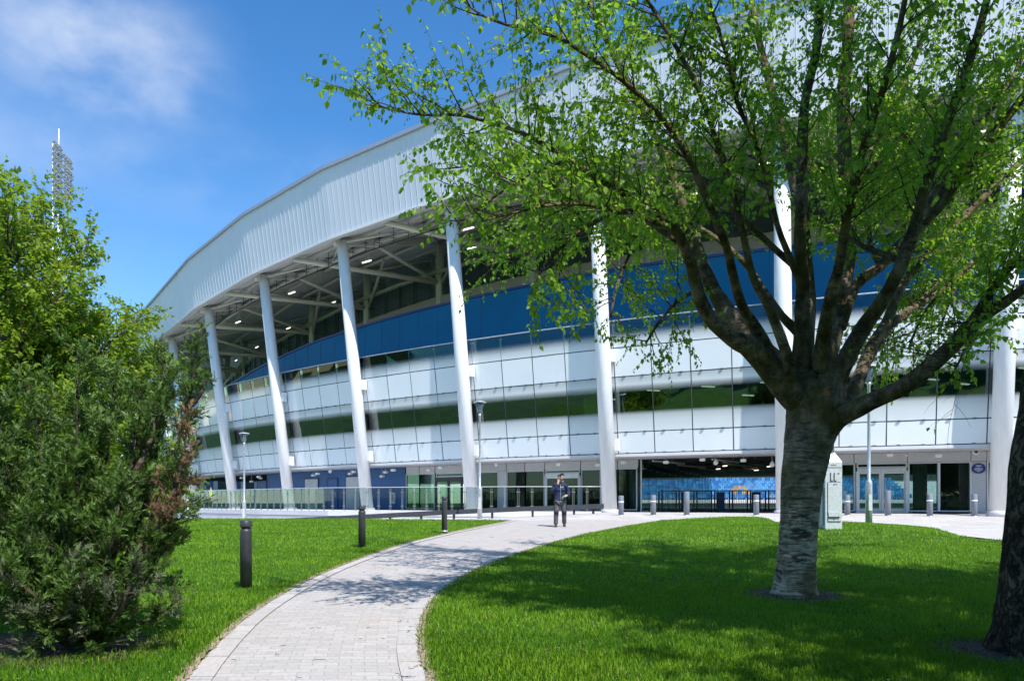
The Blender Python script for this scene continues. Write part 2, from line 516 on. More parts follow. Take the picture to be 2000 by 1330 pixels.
def mat_paving(name, c_lo, c_hi, joint, bw, bh, scale=1.0, patch=(0.55, 0.42, 0.33), patch_amt=0.25, bump=0.25):
    """small block paving laid out in metres on the UV map"""
    m = bpy.data.materials.new(name)
    m.use_nodes = True
    t = m.node_tree
    b = t.nodes['Principled BSDF']; b.inputs['Roughness'].default_value = 0.85
    b.inputs['Specular IOR Level'].default_value = 0.25
    uv = _n(t, 'ShaderNodeUVMap')
    br = _n(t, 'ShaderNodeTexBrick')
    br.inputs['Scale'].default_value = scale
    br.inputs['Brick Width'].default_value = bw; br.inputs['Row Height'].default_value = bh
    br.inputs['Mortar Size'].default_value = 0.006; br.inputs['Mortar Smooth'].default_value = 0.3
    br.inputs['Color1'].default_value = (*c_lo, 1); br.inputs['Color2'].default_value = (*c_hi, 1)
    br.inputs['Mortar'].default_value = (*joint, 1); br.inputs['Bias'].default_value = 0.0
    t.links.new(uv.outputs[0], br.inputs['Vector'])
    no = _n(t, 'ShaderNodeTexNoise'); no.inputs['Scale'].default_value = 0.9; no.inputs['Detail'].default_value = 7.0
    t.links.new(uv.outputs[0], no.inputs['Vector'])
    cr = _n(t, 'ShaderNodeValToRGB')
    cr.color_ramp.elements[0].position = 0.52; cr.color_ramp.elements[1].position = 0.75
    cr.color_ramp.elements[0].color = (0, 0, 0, 1); cr.color_ramp.elements[1].color = (patch_amt, patch_amt, patch_amt, 1)
    t.links.new(no.outputs['Fac'], cr.inputs['Fac'])
    mx = _n(t, 'ShaderNodeMix', data_type='RGBA')
    t.links.new(cr.outputs['Color'], mx.inputs['Factor']); t.links.new(br.outputs['Color'], mx.inputs['A'])
    mx.inputs['B'].default_value = (*patch, 1)
    n3 = _n(t, 'ShaderNodeTexNoise'); n3.inputs['Scale'].default_value = 25.0; n3.inputs['Detail'].default_value = 5.0
    t.links.new(uv.outputs[0], n3.inputs['Vector'])
    c3 = _n(t, 'ShaderNodeValToRGB')
    c3.color_ramp.elements[0].position = 0.25; c3.color_ramp.elements[0].color = (0.8, 0.8, 0.8, 1)
    c3.color_ramp.elements[1].position = 0.6; c3.color_ramp.elements[1].color = (1, 1, 1, 1)
    t.links.new(n3.outputs['Fac'], c3.inputs['Fac'])
    mu = _n(t, 'ShaderNodeMix', data_type='RGBA', blend_type='MULTIPLY'); mu.inputs['Factor'].default_value = 1.0
    t.links.new(mx.outputs['Result'], mu.inputs['A']); t.links.new(c3.outputs['Color'], mu.inputs['B'])
    t.links.new(mu.outputs['Result'], b.inputs['Base Color'])
    bp = _n(t, 'ShaderNodeBump'); bp.inputs['Strength'].default_value = bump; bp.inputs['Distance'].default_value = 0.006
    inv = _n(t, 'ShaderNodeMath', operation='SUBTRACT'); inv.inputs[0].default_value = 1.0
    t.links.new(br.outputs['Fac'], inv.inputs[1])
    t.links.new(inv.outputs[0], bp.inputs['Height']); t.links.new(bp.outputs[0], b.inputs['Normal'])
    return m


M = {}
M['white'] = mat('white_paint', (0.78, 0.79, 0.80), 0.4, var=0.06, vscale=2.5, stretch=(3, 3, 0.35))
M['fascia'] = mat('fascia_metal', (0.72, 0.735, 0.80), 0.45, 0.08, var=0.03, vscale=0.6, stretch=(1, 1, 0.3))
M['fascia_cap'] = mat('fascia_cap_metal', (0.36, 0.40, 0.48), 0.4, 0.3, var=0.05)
M['deck'] = mat('roof_deck_metal', (0.72, 0.71, 0.70), 0.5, 0.2, var=0.07)
M['steel'] = mat('cream_steel', (0.74, 0.72, 0.68), 0.45, var=0.05)
M['dark_steel'] = mat('dark_steel', (0.03, 0.035, 0.045), 0.5, var=0.15)
M['blue'] = mat('blue_cladding', (0.0, 0.14, 0.31), 0.5, spec=0.2, var=0.10, vscale=0.5)
M['navy'] = mat('navy_trim', (0.02, 0.03, 0.16), 0.4, var=0.1)
M['blue_wall'] = mat('blue_wall', (0.025, 0.10, 0.27), 0.5, var=0.1, vscale=0.7)
M['beige'] = mat('beige_panel', (0.40, 0.36, 0.32), 0.6, var=0.06)
M['grey_panel'] = mat('grey_panel', (0.50, 0.51, 0.53), 0.4, var=0.05)
M['alu'] = mat('aluminium_frame', (0.56, 0.58, 0.60), 0.35, 0.3, var=0.04)
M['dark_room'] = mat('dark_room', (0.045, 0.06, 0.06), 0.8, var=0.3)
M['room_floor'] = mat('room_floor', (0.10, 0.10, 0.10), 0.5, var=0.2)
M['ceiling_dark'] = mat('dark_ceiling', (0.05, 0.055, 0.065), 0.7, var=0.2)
M['soffit_white'] = mat('white_soffit', (0.62, 0.63, 0.64), 0.6, var=0.04)
M['concrete'] = mat('pale_concrete', (0.60, 0.59, 0.60), 0.85, var=0.06, vscale=1.2, bump=0.15)
M['lamp_emit'] = mat('lit_lamp', (0.9, 0.9, 0.85), 0.4, emit=(1.0, 0.93, 0.8), estr=1.5)
M['room_emit'] = mat('lit_room_panel', (0.9, 0.9, 0.85), 0.4, emit=(1.0, 0.9, 0.72), estr=1.3)
M['rail_post'] = mat('balustrade_steel', (0.27, 0.28, 0.25), 0.4, 0.3, var=0.08)
M['joint'] = mat('dark_joint', (0.05, 0.06, 0.07), 0.6, var=0.1)
M['galv'] = mat('galvanised_steel', (0.50, 0.53, 0.55), 0.38, 0.55, var=0.16, vscale=9.0)
M['galv_sheet'] = mat('galvanised_sheet', (0.62, 0.66, 0.68), 0.45, 0.3, var=0.13, vscale=14.0)
M['anthracite'] = mat('anthracite_paint', (0.040, 0.043, 0.050), 0.42, var=0.15, vscale=6.0, bump=0.05, bscale=60)
M['grey_bollard'] = mat('grey_bollard_paint', (0.20, 0.22, 0.26), 0.45, var=0.1)
M['lamp_glass'] = mat_glass('lamp_lens', (0.80, 0.84, 0.86), None, 1.5)
M['rail_glass'] = mat_glass('balustrade_glass', (0.70, 0.77, 0.79), None, 1.35, refl=0.4)
M['gf_glass'] = mat_glass('ground_floor_glass', (0.50, 0.64, 0.61), None, 1.5, refl=0.8)
M['frit'] = mat_glass('fritted_panel_glass', (0.5, 0.6, 0.6), [(0.0, 1.0), (1.0, 1.0)])
M['window'] = mat_glass('window_band_glass', (0.42, 0.58, 0.54), [(0.0, 0.93), (0.20, 0.80), (0.30, 0.62), (0.375, 0.0), (0.72, 0.0), (0.80, 0.35), (0.86, 0.82), (1.0, 0.62)], 2.5, wave=0.25)
M['top_glass'] = mat_glass('balcony_glass', (0.72, 0.82, 0.84), [(0.0, 0.95), (0.25, 0.70), (0.52, 0.08), (0.62, 0.0)], 1.5)


def mat_seat(name, c0, c1):
    m = bpy.data.materials.new(name)
    m.use_nodes = True
    t = m.node_tree
    b = t.nodes['Principled BSDF']; b.inputs['Roughness'].default_value = 0.4
    oi = _n(t, 'ShaderNodeNewGeometry')
    cr = _n(t, 'ShaderNodeValToRGB')
    cr.color_ramp.elements[0].color = (*c0, 1); cr.color_ramp.elements[1].color = (*c1, 1)
    ob_ = _n(t, 'ShaderNodeObjectInfo')
    ad = _n(t, 'ShaderNodeMath', operation='ADD'); fr = _n(t, 'ShaderNodeMath', operation='FRACT')
    t.links.new(oi.outputs['Random Per Island'], ad.inputs[0]); t.links.new(ob_.outputs['Random'], ad.inputs[1])
    t.links.new(ad.outputs[0], fr.inputs[0]); t.links.new(fr.outputs[0], cr.inputs['Fac'])
    t.links.new(cr.outputs['Color'], b.inputs['Base Color'])
    return m


M['seat'] = mat_seat('blue_seat_plastic', (0.015, 0.12, 0.34), (0.10, 0.33, 0.60))
M['seat_tan'] = mat_seat('tan_seat_plastic', (0.30, 0.20, 0.11), (0.46, 0.35, 0.22))


# ------------------------------------------------------------------ the stadium
RR, DTH, TH0, CX, CY, ZB = 111.33, 0.0763, -0.5682, -2.27, 42.146, 1.105


def P(i, e, z):
    """point of the curved stand: bay index along it, metres outward of the column feet, height"""
    a = TH0 + DTH * (i - 4)
    s, c = math.sin(a), math.cos(a)
    return Vector((CX + RR * (s - math.sin(TH0)) + e * s, CY - RR * (c - math.cos(TH0)) - e * c, z))


def i_at(px, e):
    lo, hi = -6.0, 12.0
    for _ in range(50):
        m = (lo + hi) / 2
        q = P(m, e, 0)
        if 1000 + F * q.x / q.y < px: lo = m
        else: hi = m
    return (lo + hi) / 2


def zf(i):
    u = max(-4.3, min(4, i - 4))
    return 18.2247 + 0.2786 * u - 0.0846 * u * u + (0.0 if i < 8 else -0.1 * (i - 8))


ZT = {0: 18.63, 1: 19.96, 2: 20.95, 3: 21.57, 4: 21.85, 5: 22.35, 6: 22.45, 7: 22.4, 8: 22.2, 9: 21.9, 10: 21.5}


def zt(i):
    if i in ZT: return ZT[i]
    return zf(i) + 2.9


def eg(z):
    return -0.25 + 0.15 * (z - 4)


Z_ST, Z_L1, Z_L2, Z_L3, Z_RL = 3.956, 5.194, 7.973, 9.415, 10.743
BTOP = {-2: 10.0, -1: 10.6, 0: 11.5, 1: 12.46, 2: 13.3, 3: 13.75, 4: 14.05, 5: 14.2, 6: 14.05, 7: 13.9, 8: 13.8, 9: 13.7}
I0, I1 = -2, 9
HN = 0.046        # half width of the narrow panel behind each column, in bays

stad = thing('stadium_stand', 'curved white and blue sports stand with a pale metal roof edge on leaning columns', 'stadium', P(4, 0, ZB))


def edge_bays(lo, hi, n):
    return [lo + (hi - lo) * k / n for k in range(n + 1)]


def curved_slab(mb, i0, i1, e0, e1, z0, z1, n=4):
    """slab between two radii, following the curve; e0 inner, e1 outer (numbers or functions)"""
    fe0 = e0 if callable(e0) else (lambda i: e0)
    fe1 = e1 if callable(e1) else (lambda i: e1)
    fz0 = z0 if callable(z0) else (lambda i: z0)
    fz1 = z1 if callable(z1) else (lambda i: z1)
    I = edge_bays(i0, i1, n)
    for a, b in zip(I[:-1], I[1:]):
        p = [P(a, fe1(a), fz0(a)), P(b, fe1(b), fz0(b)), P(b, fe0(b), fz0(b)), P(a, fe0(a), fz0(a)),
             P(a, fe1(a), fz1(a)), P(b, fe1(b), fz1(b)), P(b, fe0(b), fz1(b)), P(a, fe0(a), fz1(a))]
        for q in ((0, 3, 2, 1), (4, 5, 6, 7), (0, 1, 5, 4), (2, 3, 7, 6)):
            mb.face([p[k] for k in q])
        if a == I[0]: mb.face([p[k] for k in (3, 0, 4, 7)])
        if b == I[-1]: mb.face([p[k] for k in (1, 2, 6, 5)])


# roof edge: one straight facet per bay with raised seams
EF0, EF1 = 3.0, 3.6


def zfe(i):          # bottom of the roof edge, a little in front of the column heads
    a, b = P(i, 2.1, 0).y, P(i, EF0, 0).y
    return 1.6 + (zf(i) - 1.6) * b / a


for k in range(-7, I1 + 1):
    mb = MB()
    A0, B0 = P(k, EF0, zfe(k)), P(k + 1, EF0, zfe(k + 1))
    A1, B1 = P(k, EF1, zt(k)), P(k + 1, EF1, zt(k + 1))
    nin = Vector((0, 0, 0)) + (P(k + .5, 0, 0) - P(k + .5, 1, 0)) * 0.18
    mb.hexa([A0, B0, B0 + nin, A0 + nin, A1, B1, B1 + nin, A1 + nin])
    ns = 20
    for j in range(ns):
        t = (j + 0.5) / ns
        a, b = A0.lerp(B0, t) - nin * 0.1, A1.lerp(B1, t) - nin * 0.1
        mb.beam(a, b, 0.016, 0.0025)
    part('fascia_panel', mb, M['fascia'], stad)
    mb = MB()
    mb.beam(A0 - nin * .22 + Vector((0, 0, -.05)), B0 - nin * .22 + Vector((0, 0, -.05)), 0.30, 0.11)
    part('fascia_drip', mb, M['soffit_white'], stad)
    mb = MB()
    o1 = Vector((0, 0, 0.02))
    mb.beam(A1 - nin * .3 + o1, B1 - nin * .3 + o1, 0.16, 0.10)
    mb.beam(A1 + nin * 1.2 + o1 * 6, B1 + nin * 1.2 + o1 * 6, 0.5, 0.28)
    part('roof_gutter', mb, M['fascia_cap'], stad)

# roof top sheet and ribbed deck below it
SL = 0.285


def zsof(i, e):
    k = math.floor(i)
    t = i - k
    zz = zfe(k) * (1 - t) + zfe(k + 1) * t
    return zz + 0.06 + SL * (3.0 - e)


mb = MB()
for k in range(-7, I1 + 1):
    a, b = P(k, EF1, zt(k)), P(k + 1, EF1, zt(k + 1))
    c, d = P(k + 1, -16, zt(k + 1) + 4.2), P(k, -16, zt(k) + 4.2)
    mb.face([a, b, c, d])
    mb.face([P(k, -16, zt(k) + 4.2), P(k + 1, -16, zt(k + 1) + 4.2), P(k + 1, -16, zsof(k + 1, -16)), P(k, -16, zsof(k, -16))])
part('roof_sheet', mb, M['fascia'], stad)
mb = MB()
ers = np.arange(2.95, -15.9, -0.14)
for k in range(-7, I1 + 1):
    for j in range(len(ers) - 1):
        ea, eb = ers[j], ers[j + 1]
        oa, ob = (0.05 if j % 2 else 0.0), (0.0 if j % 2 else 0.05)
        mb.face([P(k, ea, zsof(k, ea) + oa), P(k, eb, zsof(k, eb) + ob), P(k + 1, eb, zsof(k + 1, eb) + ob), P(k + 1, ea, zsof(k + 1, ea) + oa)])
part('roof_deck', mb, M['deck'], stad)

# outer leaning columns
for k in range(-3, 9):
    mb = MB()
    top = P(k, 2.1, zfe(k) + SL * .9 - .1)
    base = P(k, 0, ZB - 0.1)
    mb.tube([base, base.lerp(top, .5), top], [0.385, 0.385, 0.34], 24)
    col = part('column', mb, M['white'], stad)
    mb = MB()
    q = P(k, 0, ZB)
    mb.lathe([(0.47, -0.12), (0.47, 0.12), (0.44, 0.14)], 24, q)
    mb.build('column_foot', M['concrete'], col, origin=stad.location)
    for zz in (4.55, 9.0):
        mb = MB()
        cpos = base.lerp(top, (zz - base.z) / (top.z - base.z))
        tang = (P(k + .1, 0, 0) - P(k - .1, 0, 0)).normalized()
        nn = (P(k, 1, 0) - P(k, 0, 0))
        mb.beam(cpos + tang * .45 - nn * .1, cpos + tang * .45 - nn * .42, 0.20, 0.62)
        mb.build('bracket', M['white'], col, origin=stad.location)

ZHR = [16.2, 16.8, 17.5, 18.0, 18.2, 18.3, 18.3, 18.3, 18.3, 18.3]


def zhr(i):
    i = max(-2.0, min(8.99, i))
    if i < 0: return 16.2 + i * .7
    j = int(i)
    return ZHR[j] + (ZHR[j + 1] - ZHR[j]) * (i - j)


# inner columns, radial and ring beams, braces
for k in range(-2, 9):
    mb = MB()
    q = P(k, -6.8, 0)
    zc = zsof(k, -6.8)
    mb.tube([Vector((q.x, q.y, zhr(k) - 3)), Vector((q.x, q.y, zc - .1))], [0.30, 0.30], 16)
    part('inner_column', mb, M['steel'], stad)
    mb = MB()
    mb.beam(P(k, 2.7, zsof(k, 2.7) - .28), P(k, -13, zsof(k, -13) - .28), 0.24, 0.42)
    part('radial_beam', mb, M['steel'], stad)
    mb = MB()
    mb.tube([P(k + .5, 2.6, zsof(k + .5, 2.6) - .15), P(k + 1, -6.8, zsof(k + 1, -6.8) - 3.2)], [.17, .17], 12)
    part('diagonal_brace', mb, M['steel'], stad)
    mb = MB()
    mb.tube([P(k + .02, -6.8, zsof(k, -6.8) - 3.3), P(k + .5, -5.2, zsof(k + .5, -5.2) - .3)], [.12, .12], 10)
    mb.tube([P(k - .02, -6.8, zsof(k, -6.8) - 3.3), P(k - .45, -9.5, zsof(k - .45, -9.5) - .3)], [.10, .10], 10)
    part('strut', mb, M['steel'], stad)
    for e_, dz_, r_ in ((-0.6, .34, .15), (-5.2, .30, .13)):
        mb = MB()
        mb.tube([P(k, e_, zsof(k, e_) - dz_), P(k + 1, e_, zsof(k + 1, e_) - dz_)], [r_, r_], 10)
        part('ring_beam', mb, M['steel'], stad)
    mb = MB()
    mb.tube([P(k, 2.2, zsof(k, 2.2) - .3), P(k + .5, -0.6, zsof(k + .5, -.6) - .34)], [.09, .09], 8)
    mb.tube([P(k + 1, 2.2, zsof(k + 1, 2.2) - .3), P(k + .5, -0.6, zsof(k + .5, -.6) - .34)], [.09, .09], 8)
    mb.tube([P(k + .5, -.6, zsof(k + .5, -.6) - .34), P(k, -6.8, zsof(k, -6.8) - .4)], [.11, .11], 8)
    part('roof_bracing', mb, M['steel'], stad)
    mb = MB()
    for e_ in (1.4, -2.8, -8.8, -11.0):
        mb.beam(P(k, e_, zsof(k, e_) - .12), P(k + 1, e_, zsof(k + 1, e_) - .12), .09, .16)
    part('purlin', mb, M['steel'], stad)
    mb = MB()
    zr_ = lambda i, e: zsof(i, e) - .35
    mb.tube([P(k, -6.8, zr_(k, -6.8)), P(k + .5, -11.5, zr_(k + .5, -11.5))], [.10, .10], 8)
    mb.tube([P(k + 1, -6.8, zr_(k + 1, -6.8)), P(k + .5, -11.5, zr_(k + .5, -11.5))], [.10, .10], 8)
    mb.tube([P(k + .5, -11.5, zr_(k + .5, -11.5)), P(k + .5, -11.5, zhr(k + .5) - 2.8)], [.12, .12], 8)
    mb.tube([P(k + .5, -11.5, zr_(k + .5, -11.5) - 2.6), P(k + 1, -9.0, zr_(k + 1, -9.0))], [.09, .09], 8)
    mb.tube([P(k + .5, -11.5, zr_(k + .5, -11.5) - 2.6), P(k, -9.0, zr_(k, -9.0))], [.09, .09], 8)
    mb.tube([P(k, -6.7, zsof(k, -6.8) - 3.2), P(k, -0.6, zsof(k, -.6) - .4)], [.13, .13], 10)
    part('rear_truss', mb, M['steel'], stad)
    mb = MB()
    mb.beam(P(k, 0.7, zsof(k, 0.7) - 1.0), P(k + 1, 0.7, zsof(k + 1, 0.7) - 1.0), .05, .05)
    for j in range(7):
        t = k + (j + .5) / 7
        mb.beam(P(t, 0.7, zsof(t, .7) - .1), P(t, 0.7, zsof(t, .7) - 1.02), .03, .03)
        mb.beam(P(t, 0.5, zsof(t, .5) - .45), P(t, 0.9, zsof(t, .9) - .45), .04, .03)
        mb.beam(P(t, 0.45, zsof(t, .5) - .75), P(t, 0.95, zsof(t, .9) - .75), .04, .03)
    part('cable_tray', mb, M['dark_steel'], stad)
    for t, e_ in ((k - .14, -0.6), (k + .28, -7.2)):
        mb = MB()
        q = P(t, e_, zsof(t, e_) - 1.3)
        q2 = P(t + .1, e_, zsof(t, e_) - 1.3)
        mb.beam(q, q2, 0.08, 0.05, 1)
        mb.beam(q + Vector((0, 0, .06)), q2 + Vector((0, 0, .06)), 0.16, 0.06, 0)
        for s_ in (.3, .7):
            u = q.lerp(q2, s_)
            mb.beam(u + Vector((0, 0, .06)), u + Vector((0, 0, 1.1)), .03, .03)
        ob = part('strip_light', mb, [M['steel'], M['lamp_emit']], stad)

# rear concourse: upstand, glass screen, hand rail, dark back wall
for k in range(I0, 9):
    mb = MB()
    curved_slab(mb, k, k + 1, -7.0, -6.6, 9.0, lambda i: zhr(i) - 1.72, 2)
    part('upstand', mb, M['beige'], stad)
    mb = MB()
    mb.tube([P(k, -6.5, zhr(k)), P(k + .5, -6.5, zhr(k + .5)), P(k + 1, -6.5, zhr(k + 1))], [.13] * 3, 10)
    part('handrail', mb, M['steel'], stad)
    for j in range(5):
        mb = MB()
        t = k + j / 5 + .1
        mb.beam(P(t, -6.62, zhr(t) - 1.75), P(t, -6.62, zhr(t) - .02), .07, .09)
        part('screen_post', mb, M['dark_steel'], stad)
    mb = MB()
    curved_slab(mb, k + .01, k + .99, -6.72, -6.69, lambda i: zhr(i) - 1.70, lambda i: zhr(i) - .1, 2)
    part('screen_glass', mb, M['rail_glass'], stad)

for k in range(-7, 9):
    mb = MB()
    curved_slab(mb, k, k + 1, -13.2, -13.0, lambda i: zhr(i) - 2.0, lambda i: zsof(i, -13.0) + .05, 2)
    part('rear_wall', mb, M['deck'], stad)
    mb = MB()
    curved_slab(mb, k, k + 1, -14.5, -7.05, lambda i: zhr(i) - 3.1, lambda i: zhr(i) - 2.85, 2)  # unseen pale slab, added to bounce light up onto the deck
    part('bounce_slab', mb, M['concrete'], stad)

# blue band with its dark cap
for k in range(I0, 9):
    mb = MB()
    curved_slab(mb, k, k + 1, -2.3, -2.0, 9.2, lambda i: BTOP[math.floor(i)] + (BTOP[math.floor(i) + 1] - BTOP[math.floor(i)]) * (i - math.floor(i)) if i < 9 else BTOP[9], 4)
    part('blue_cladding', mb, M['blue'], stad)
    mb = MB()
    for j in range(5):
        t_ = k + (j + .5) / 5
        f2 = BTOP[k] + (BTOP[k + 1] - BTOP[k]) * (t_ - k)
        mb.beam(P(t_, -1.995, 9.2), P(t_, -1.995, f2), .018, .012)
    part('cladding_seam', mb, M['navy'], stad)
    mb = MB()
    f_ = lambda i: BTOP[math.floor(i)] + (BTOP[min(9, math.floor(i) + 1)] - BTOP[math.floor(i)]) * (i - math.floor(i))
    curved_slab(mb, k, k + 1, -2.34, -1.93, lambda i: f_(i) + .002, lambda i: f_(i) + .14, 4)
    part('cladding_cap', mb, M['navy'], stad)


def panel(name, ia, ib, za, zb, m, gap=0.025, th=0.03, off=0.0):
    """one flat glass panel between two bay indices"""
    mb = MB()
    A, B, C, D = P(ia, eg(za) + off, za), P(ib, eg(za) + off, za), P(ib, eg(zb) + off, zb), P(ia, eg(zb) + off, zb)
    ux = (B - A).normalized(); uz = (D - A).normalized()
    n = ux.cross(uz)      # points outward
    jt_ = [n * random.uniform(-.012, .012) for _ in range(4)]
    A, B, C, D = A + jt_[0], B + jt_[1], C + jt_[2], D + jt_[3]
    A = A + ux * gap + uz * gap; B = B - ux * gap + uz * gap; C = C - ux * gap - uz * gap; D = D + ux * gap - uz * gap
    uvs = [(0, 0), (1, 0), (1, 0), (0, 0), (0, 1), (1, 1), (1, 1), (0, 1)]
    mb.hexa([A, B, B - n * th, A - n * th, D, C, C - n * th, D - n * th], uvs)
    return part(name, mb, m, stad)


for k in range(I0, 9):
    cuts = [k - HN, k + HN] + [k + HN + (1 - 2 * HN) * j / 4 for j in (1, 2, 3)]
    for j in range(5):
        a = cuts[j]; b = cuts[j + 1] if j < 4 else k + 1 - HN
        panel('spandrel_panel', a, b, 4.12, Z_L1, M['frit'])
        panel('window', a, b, Z_L1, Z_L2, M['window'])
        panel('upper_panel', a, b, Z_L2, Z_L3, M['frit'])
        panel('balcony_pane', a, b, Z_L3, Z_RL - .03, M['top_glass'])
    # dark joints, clips and mullions behind the glass
    mb = MB()
    for c_ in cuts:
        mb.beam(P(c_, eg(4.1) - .03, 4.1), P(c_, eg(Z_L3) - .03, Z_L3), .05, .05)
    for z_ in (Z_L1, Z_L2, Z_L3):
        for a_, b_ in zip(cuts, cuts[1:] + [k + 1 - HN]):
            mb.beam(P(a_, eg(z_) - .03, z_), P(b_, eg(z_) - .03, z_), .05, .045)
    for z_ in (4.13, Z_L1, Z_L2):
        for j in range(8):
            t_ = k + HN + (1 - 2 * HN) * (j + .5) / 8
            mb.beam(P(t_ - .008, eg(z_) + .012, z_), P(t_ + .008, eg(z_) + .012, z_), .05, .06)
    part('mullion', mb, M['joint'], stad)
    mb = MB()
    curved_slab(mb, k - HN, k + 1 - HN, -3.0, eg(4) + .06, Z_ST, 4.10, 4)
    part('soffit_edge', mb, M['soffit_white'], stad)
    # hand rail and stainless posts of the balcony
    mb = MB()
    q = [P(c_, eg(Z_RL), Z_RL) for c_ in cuts + [k + 1 - HN]]
    mb.tube(q, [.035] * len(q), 8)
    part('balcony_rail', mb, M['galv'], stad)
    for c_ in cuts[1:]:
        mb = MB()
        mb.beam(P(c_, eg(Z_L3) - .12, Z_L3 - .25), P(c_, eg(Z_RL) - .10, Z_RL - .16), .07, .03)
        mb.beam(P(c_ - .012, eg(Z_RL) - .1, Z_RL - .18), P(c_ + .012, eg(Z_RL) - .1, Z_RL - .18), .05, .05)
        mb.beam(P(c_, eg(Z_RL) - .1, Z_RL - .18), P(c_ + .01, eg(Z_RL) - .02, Z_RL - .01), .03, .03)
        part('balcony_post', mb, M['galv_sheet'], stad)
    # rooms behind the window band
    mb = MB()
    curved_slab(mb, k - HN, k + 1 - HN, -13.0, -.30, 4.11, 4.30, 2)
    part('room_floor', mb, M['room_floor'], stad)
    mb = MB()
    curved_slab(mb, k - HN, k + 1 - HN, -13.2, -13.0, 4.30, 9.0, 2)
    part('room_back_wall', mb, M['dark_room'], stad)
    mb = MB()
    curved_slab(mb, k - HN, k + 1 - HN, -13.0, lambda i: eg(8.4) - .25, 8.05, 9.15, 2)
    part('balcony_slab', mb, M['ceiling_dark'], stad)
    for j in range(5):
        mb = MB()
        e_ = -2.5 - 2.2 * ((j * 2 + k) % 4)
        t_ = k + .06 + .19 * j
        mb.beam(P(t_, e_, 7.99), P(t_ + .07, e_ - .5, 7.99), .16, .05)
        part('room_light', mb, M['room_emit'], stad)

# a few things seen in the rooms: a white drum, a cabinet, a screen frame
mb = MB()
q = P(5.46, -3.2, 4.3)
mb.lathe([(1.35, 0.0), (1.35, 2.85)], 28, q)
part('round_kiosk', mb, M['soffit_white'], stad)
mb = MB()
for a_, b_ in ((5.3, 5.38), (5.38, 5.46), (5.46, 5.54), (5.54, 5.62)):
    for zz in ((5.4, 6.4), (6.4, 7.3)):
        mb.beam(P(a_, -1.4, zz[0]), P(b_, -1.4, zz[1]), .03, .03)
        mb.beam(P(b_, -1.4, zz[0]), P(a_, -1.4, zz[1]), .03, .03)
for zz in (5.4, 6.4, 7.3):
    mb.beam(P(5.3, -1.4, zz), P(5.62, -1.4, zz), .03, .03)
part('display_frame', mb, M['galv'], stad)
for t_ in (3.15, 3.32, 2.25):
    mb = MB()
    q = P(t_, -4.5, 4.3)
    mb.box((q.x, q.y, 5.7), (1.3, .8, 2.8), TH0 + DTH * (t_ - 4))
    part('cabinet', mb, M['grey_panel'], stad)

# ------------------------------------------------------------------ ground floor
EW = -2.6
ZG0, ZG1 = ZB - .02, Z_ST
I_BLUE = i_at(791, EW)


def wall_piece(name, ia, ib, z0, z1, m, e0=EW - .25, e1=EW, n=3, parent=None):
    mb = MB()
    curved_slab(mb, ia, ib, e0, e1, z0, z1, n)
    return mb.build(name, m, parent or stad, origin=stad.location)


wall_piece('ground_floor_blue_wall', 1.02, I_BLUE, ZG0, ZG1 - .02, M['blue_wall'], n=12)
for pa, pb, mm, zz in ((503, 521, 'navy', 2.2), (596, 622, 'grey_panel', 2.25), (640, 660, 'navy', 2.2), (676, 704, 'grey_panel', 2.3), (707, 720, 'navy', 2.2)):
    a_, b_ = i_at(pa, EW), i_at(pb, EW)
    d_ = wall_piece('steel_door', a_, b_, ZG0 + .03, ZB + zz, M['blue_wall'] if mm == 'navy' else M[mm], EW + .004, EW + .05, 1)
    mb = MB()
    t_ = a_ + (b_ - a_) * .85
    mb.beam(P(t_, EW + .09, 2.05), P(t_, EW + .09, 2.35), .04, .04)
    mb.build('handle', M['galv'], d_, origin=stad.location)
    mb = MB()
    for x_ in (a_, b_):
        mb.beam(P(x_, EW + .03, ZG0 + .03), P(x_, EW + .03, ZB + zz + .06), .06, .08)
    mb.beam(P(a_, EW + .03, ZB + zz + .05), P(b_, EW + .03, ZB + zz + .05), .08, .06)
    mb.build('door_frame', M['navy'], d_, origin=stad.location)
# wall notice box on the blue wall
mb = MB()
a_ = i_at(768, EW)
mb.beam(P(a_ - .03, EW + .05, 1.9), P(a_ + .03, EW + .05, 1.9), .09, .75)
nb = part('notice_box', mb, M['soffit_white'], stad)
mb = MB()
mb.beam(P(a_ - .015, EW + .1, 1.95), P(a_ + .015, EW + .1, 1.95), .02, .45)
mb.build('notice_box_panel', M['beige'], nb, origin=stad.location)

ZH = 3.47     # head of the glazing


def glazing(px0, px1, parent=stad, z0=ZG0 + .10, z1=ZH, sub=True):
    """one framed ground floor window"""
    a_, b_ = i_at(px0, EW), i_at(px1, EW)
    mb = MB()
    for x_ in (a_, b_):
        mb.beam(P(x_, EW - .02, z0), P(x_, EW - .02, z1), .055, .12)
    for z_ in (z0 + .02, z1 - .02):
        mb.beam(P(a_, EW - .02, z_), P(b_, EW - .02, z_), .114, .06)
    f_ = part('shop_window', mb, M['alu'], stad)
    mb = MB()
    A, B = P(a_ + .002, EW - .02, z0 + .05), P(b_ - .002, EW - .02, z0 + .05)
    n_ = Vector((0, .02, 0))
    up = Vector((0, 0, z1 - z0 - .1))
    mb.hexa([A, B, B + n_, A + n_, A + up, B + up, B + up + n_, A + up + n_])
    mb.build('pane', M['gf_glass'], f_, origin=stad.location)


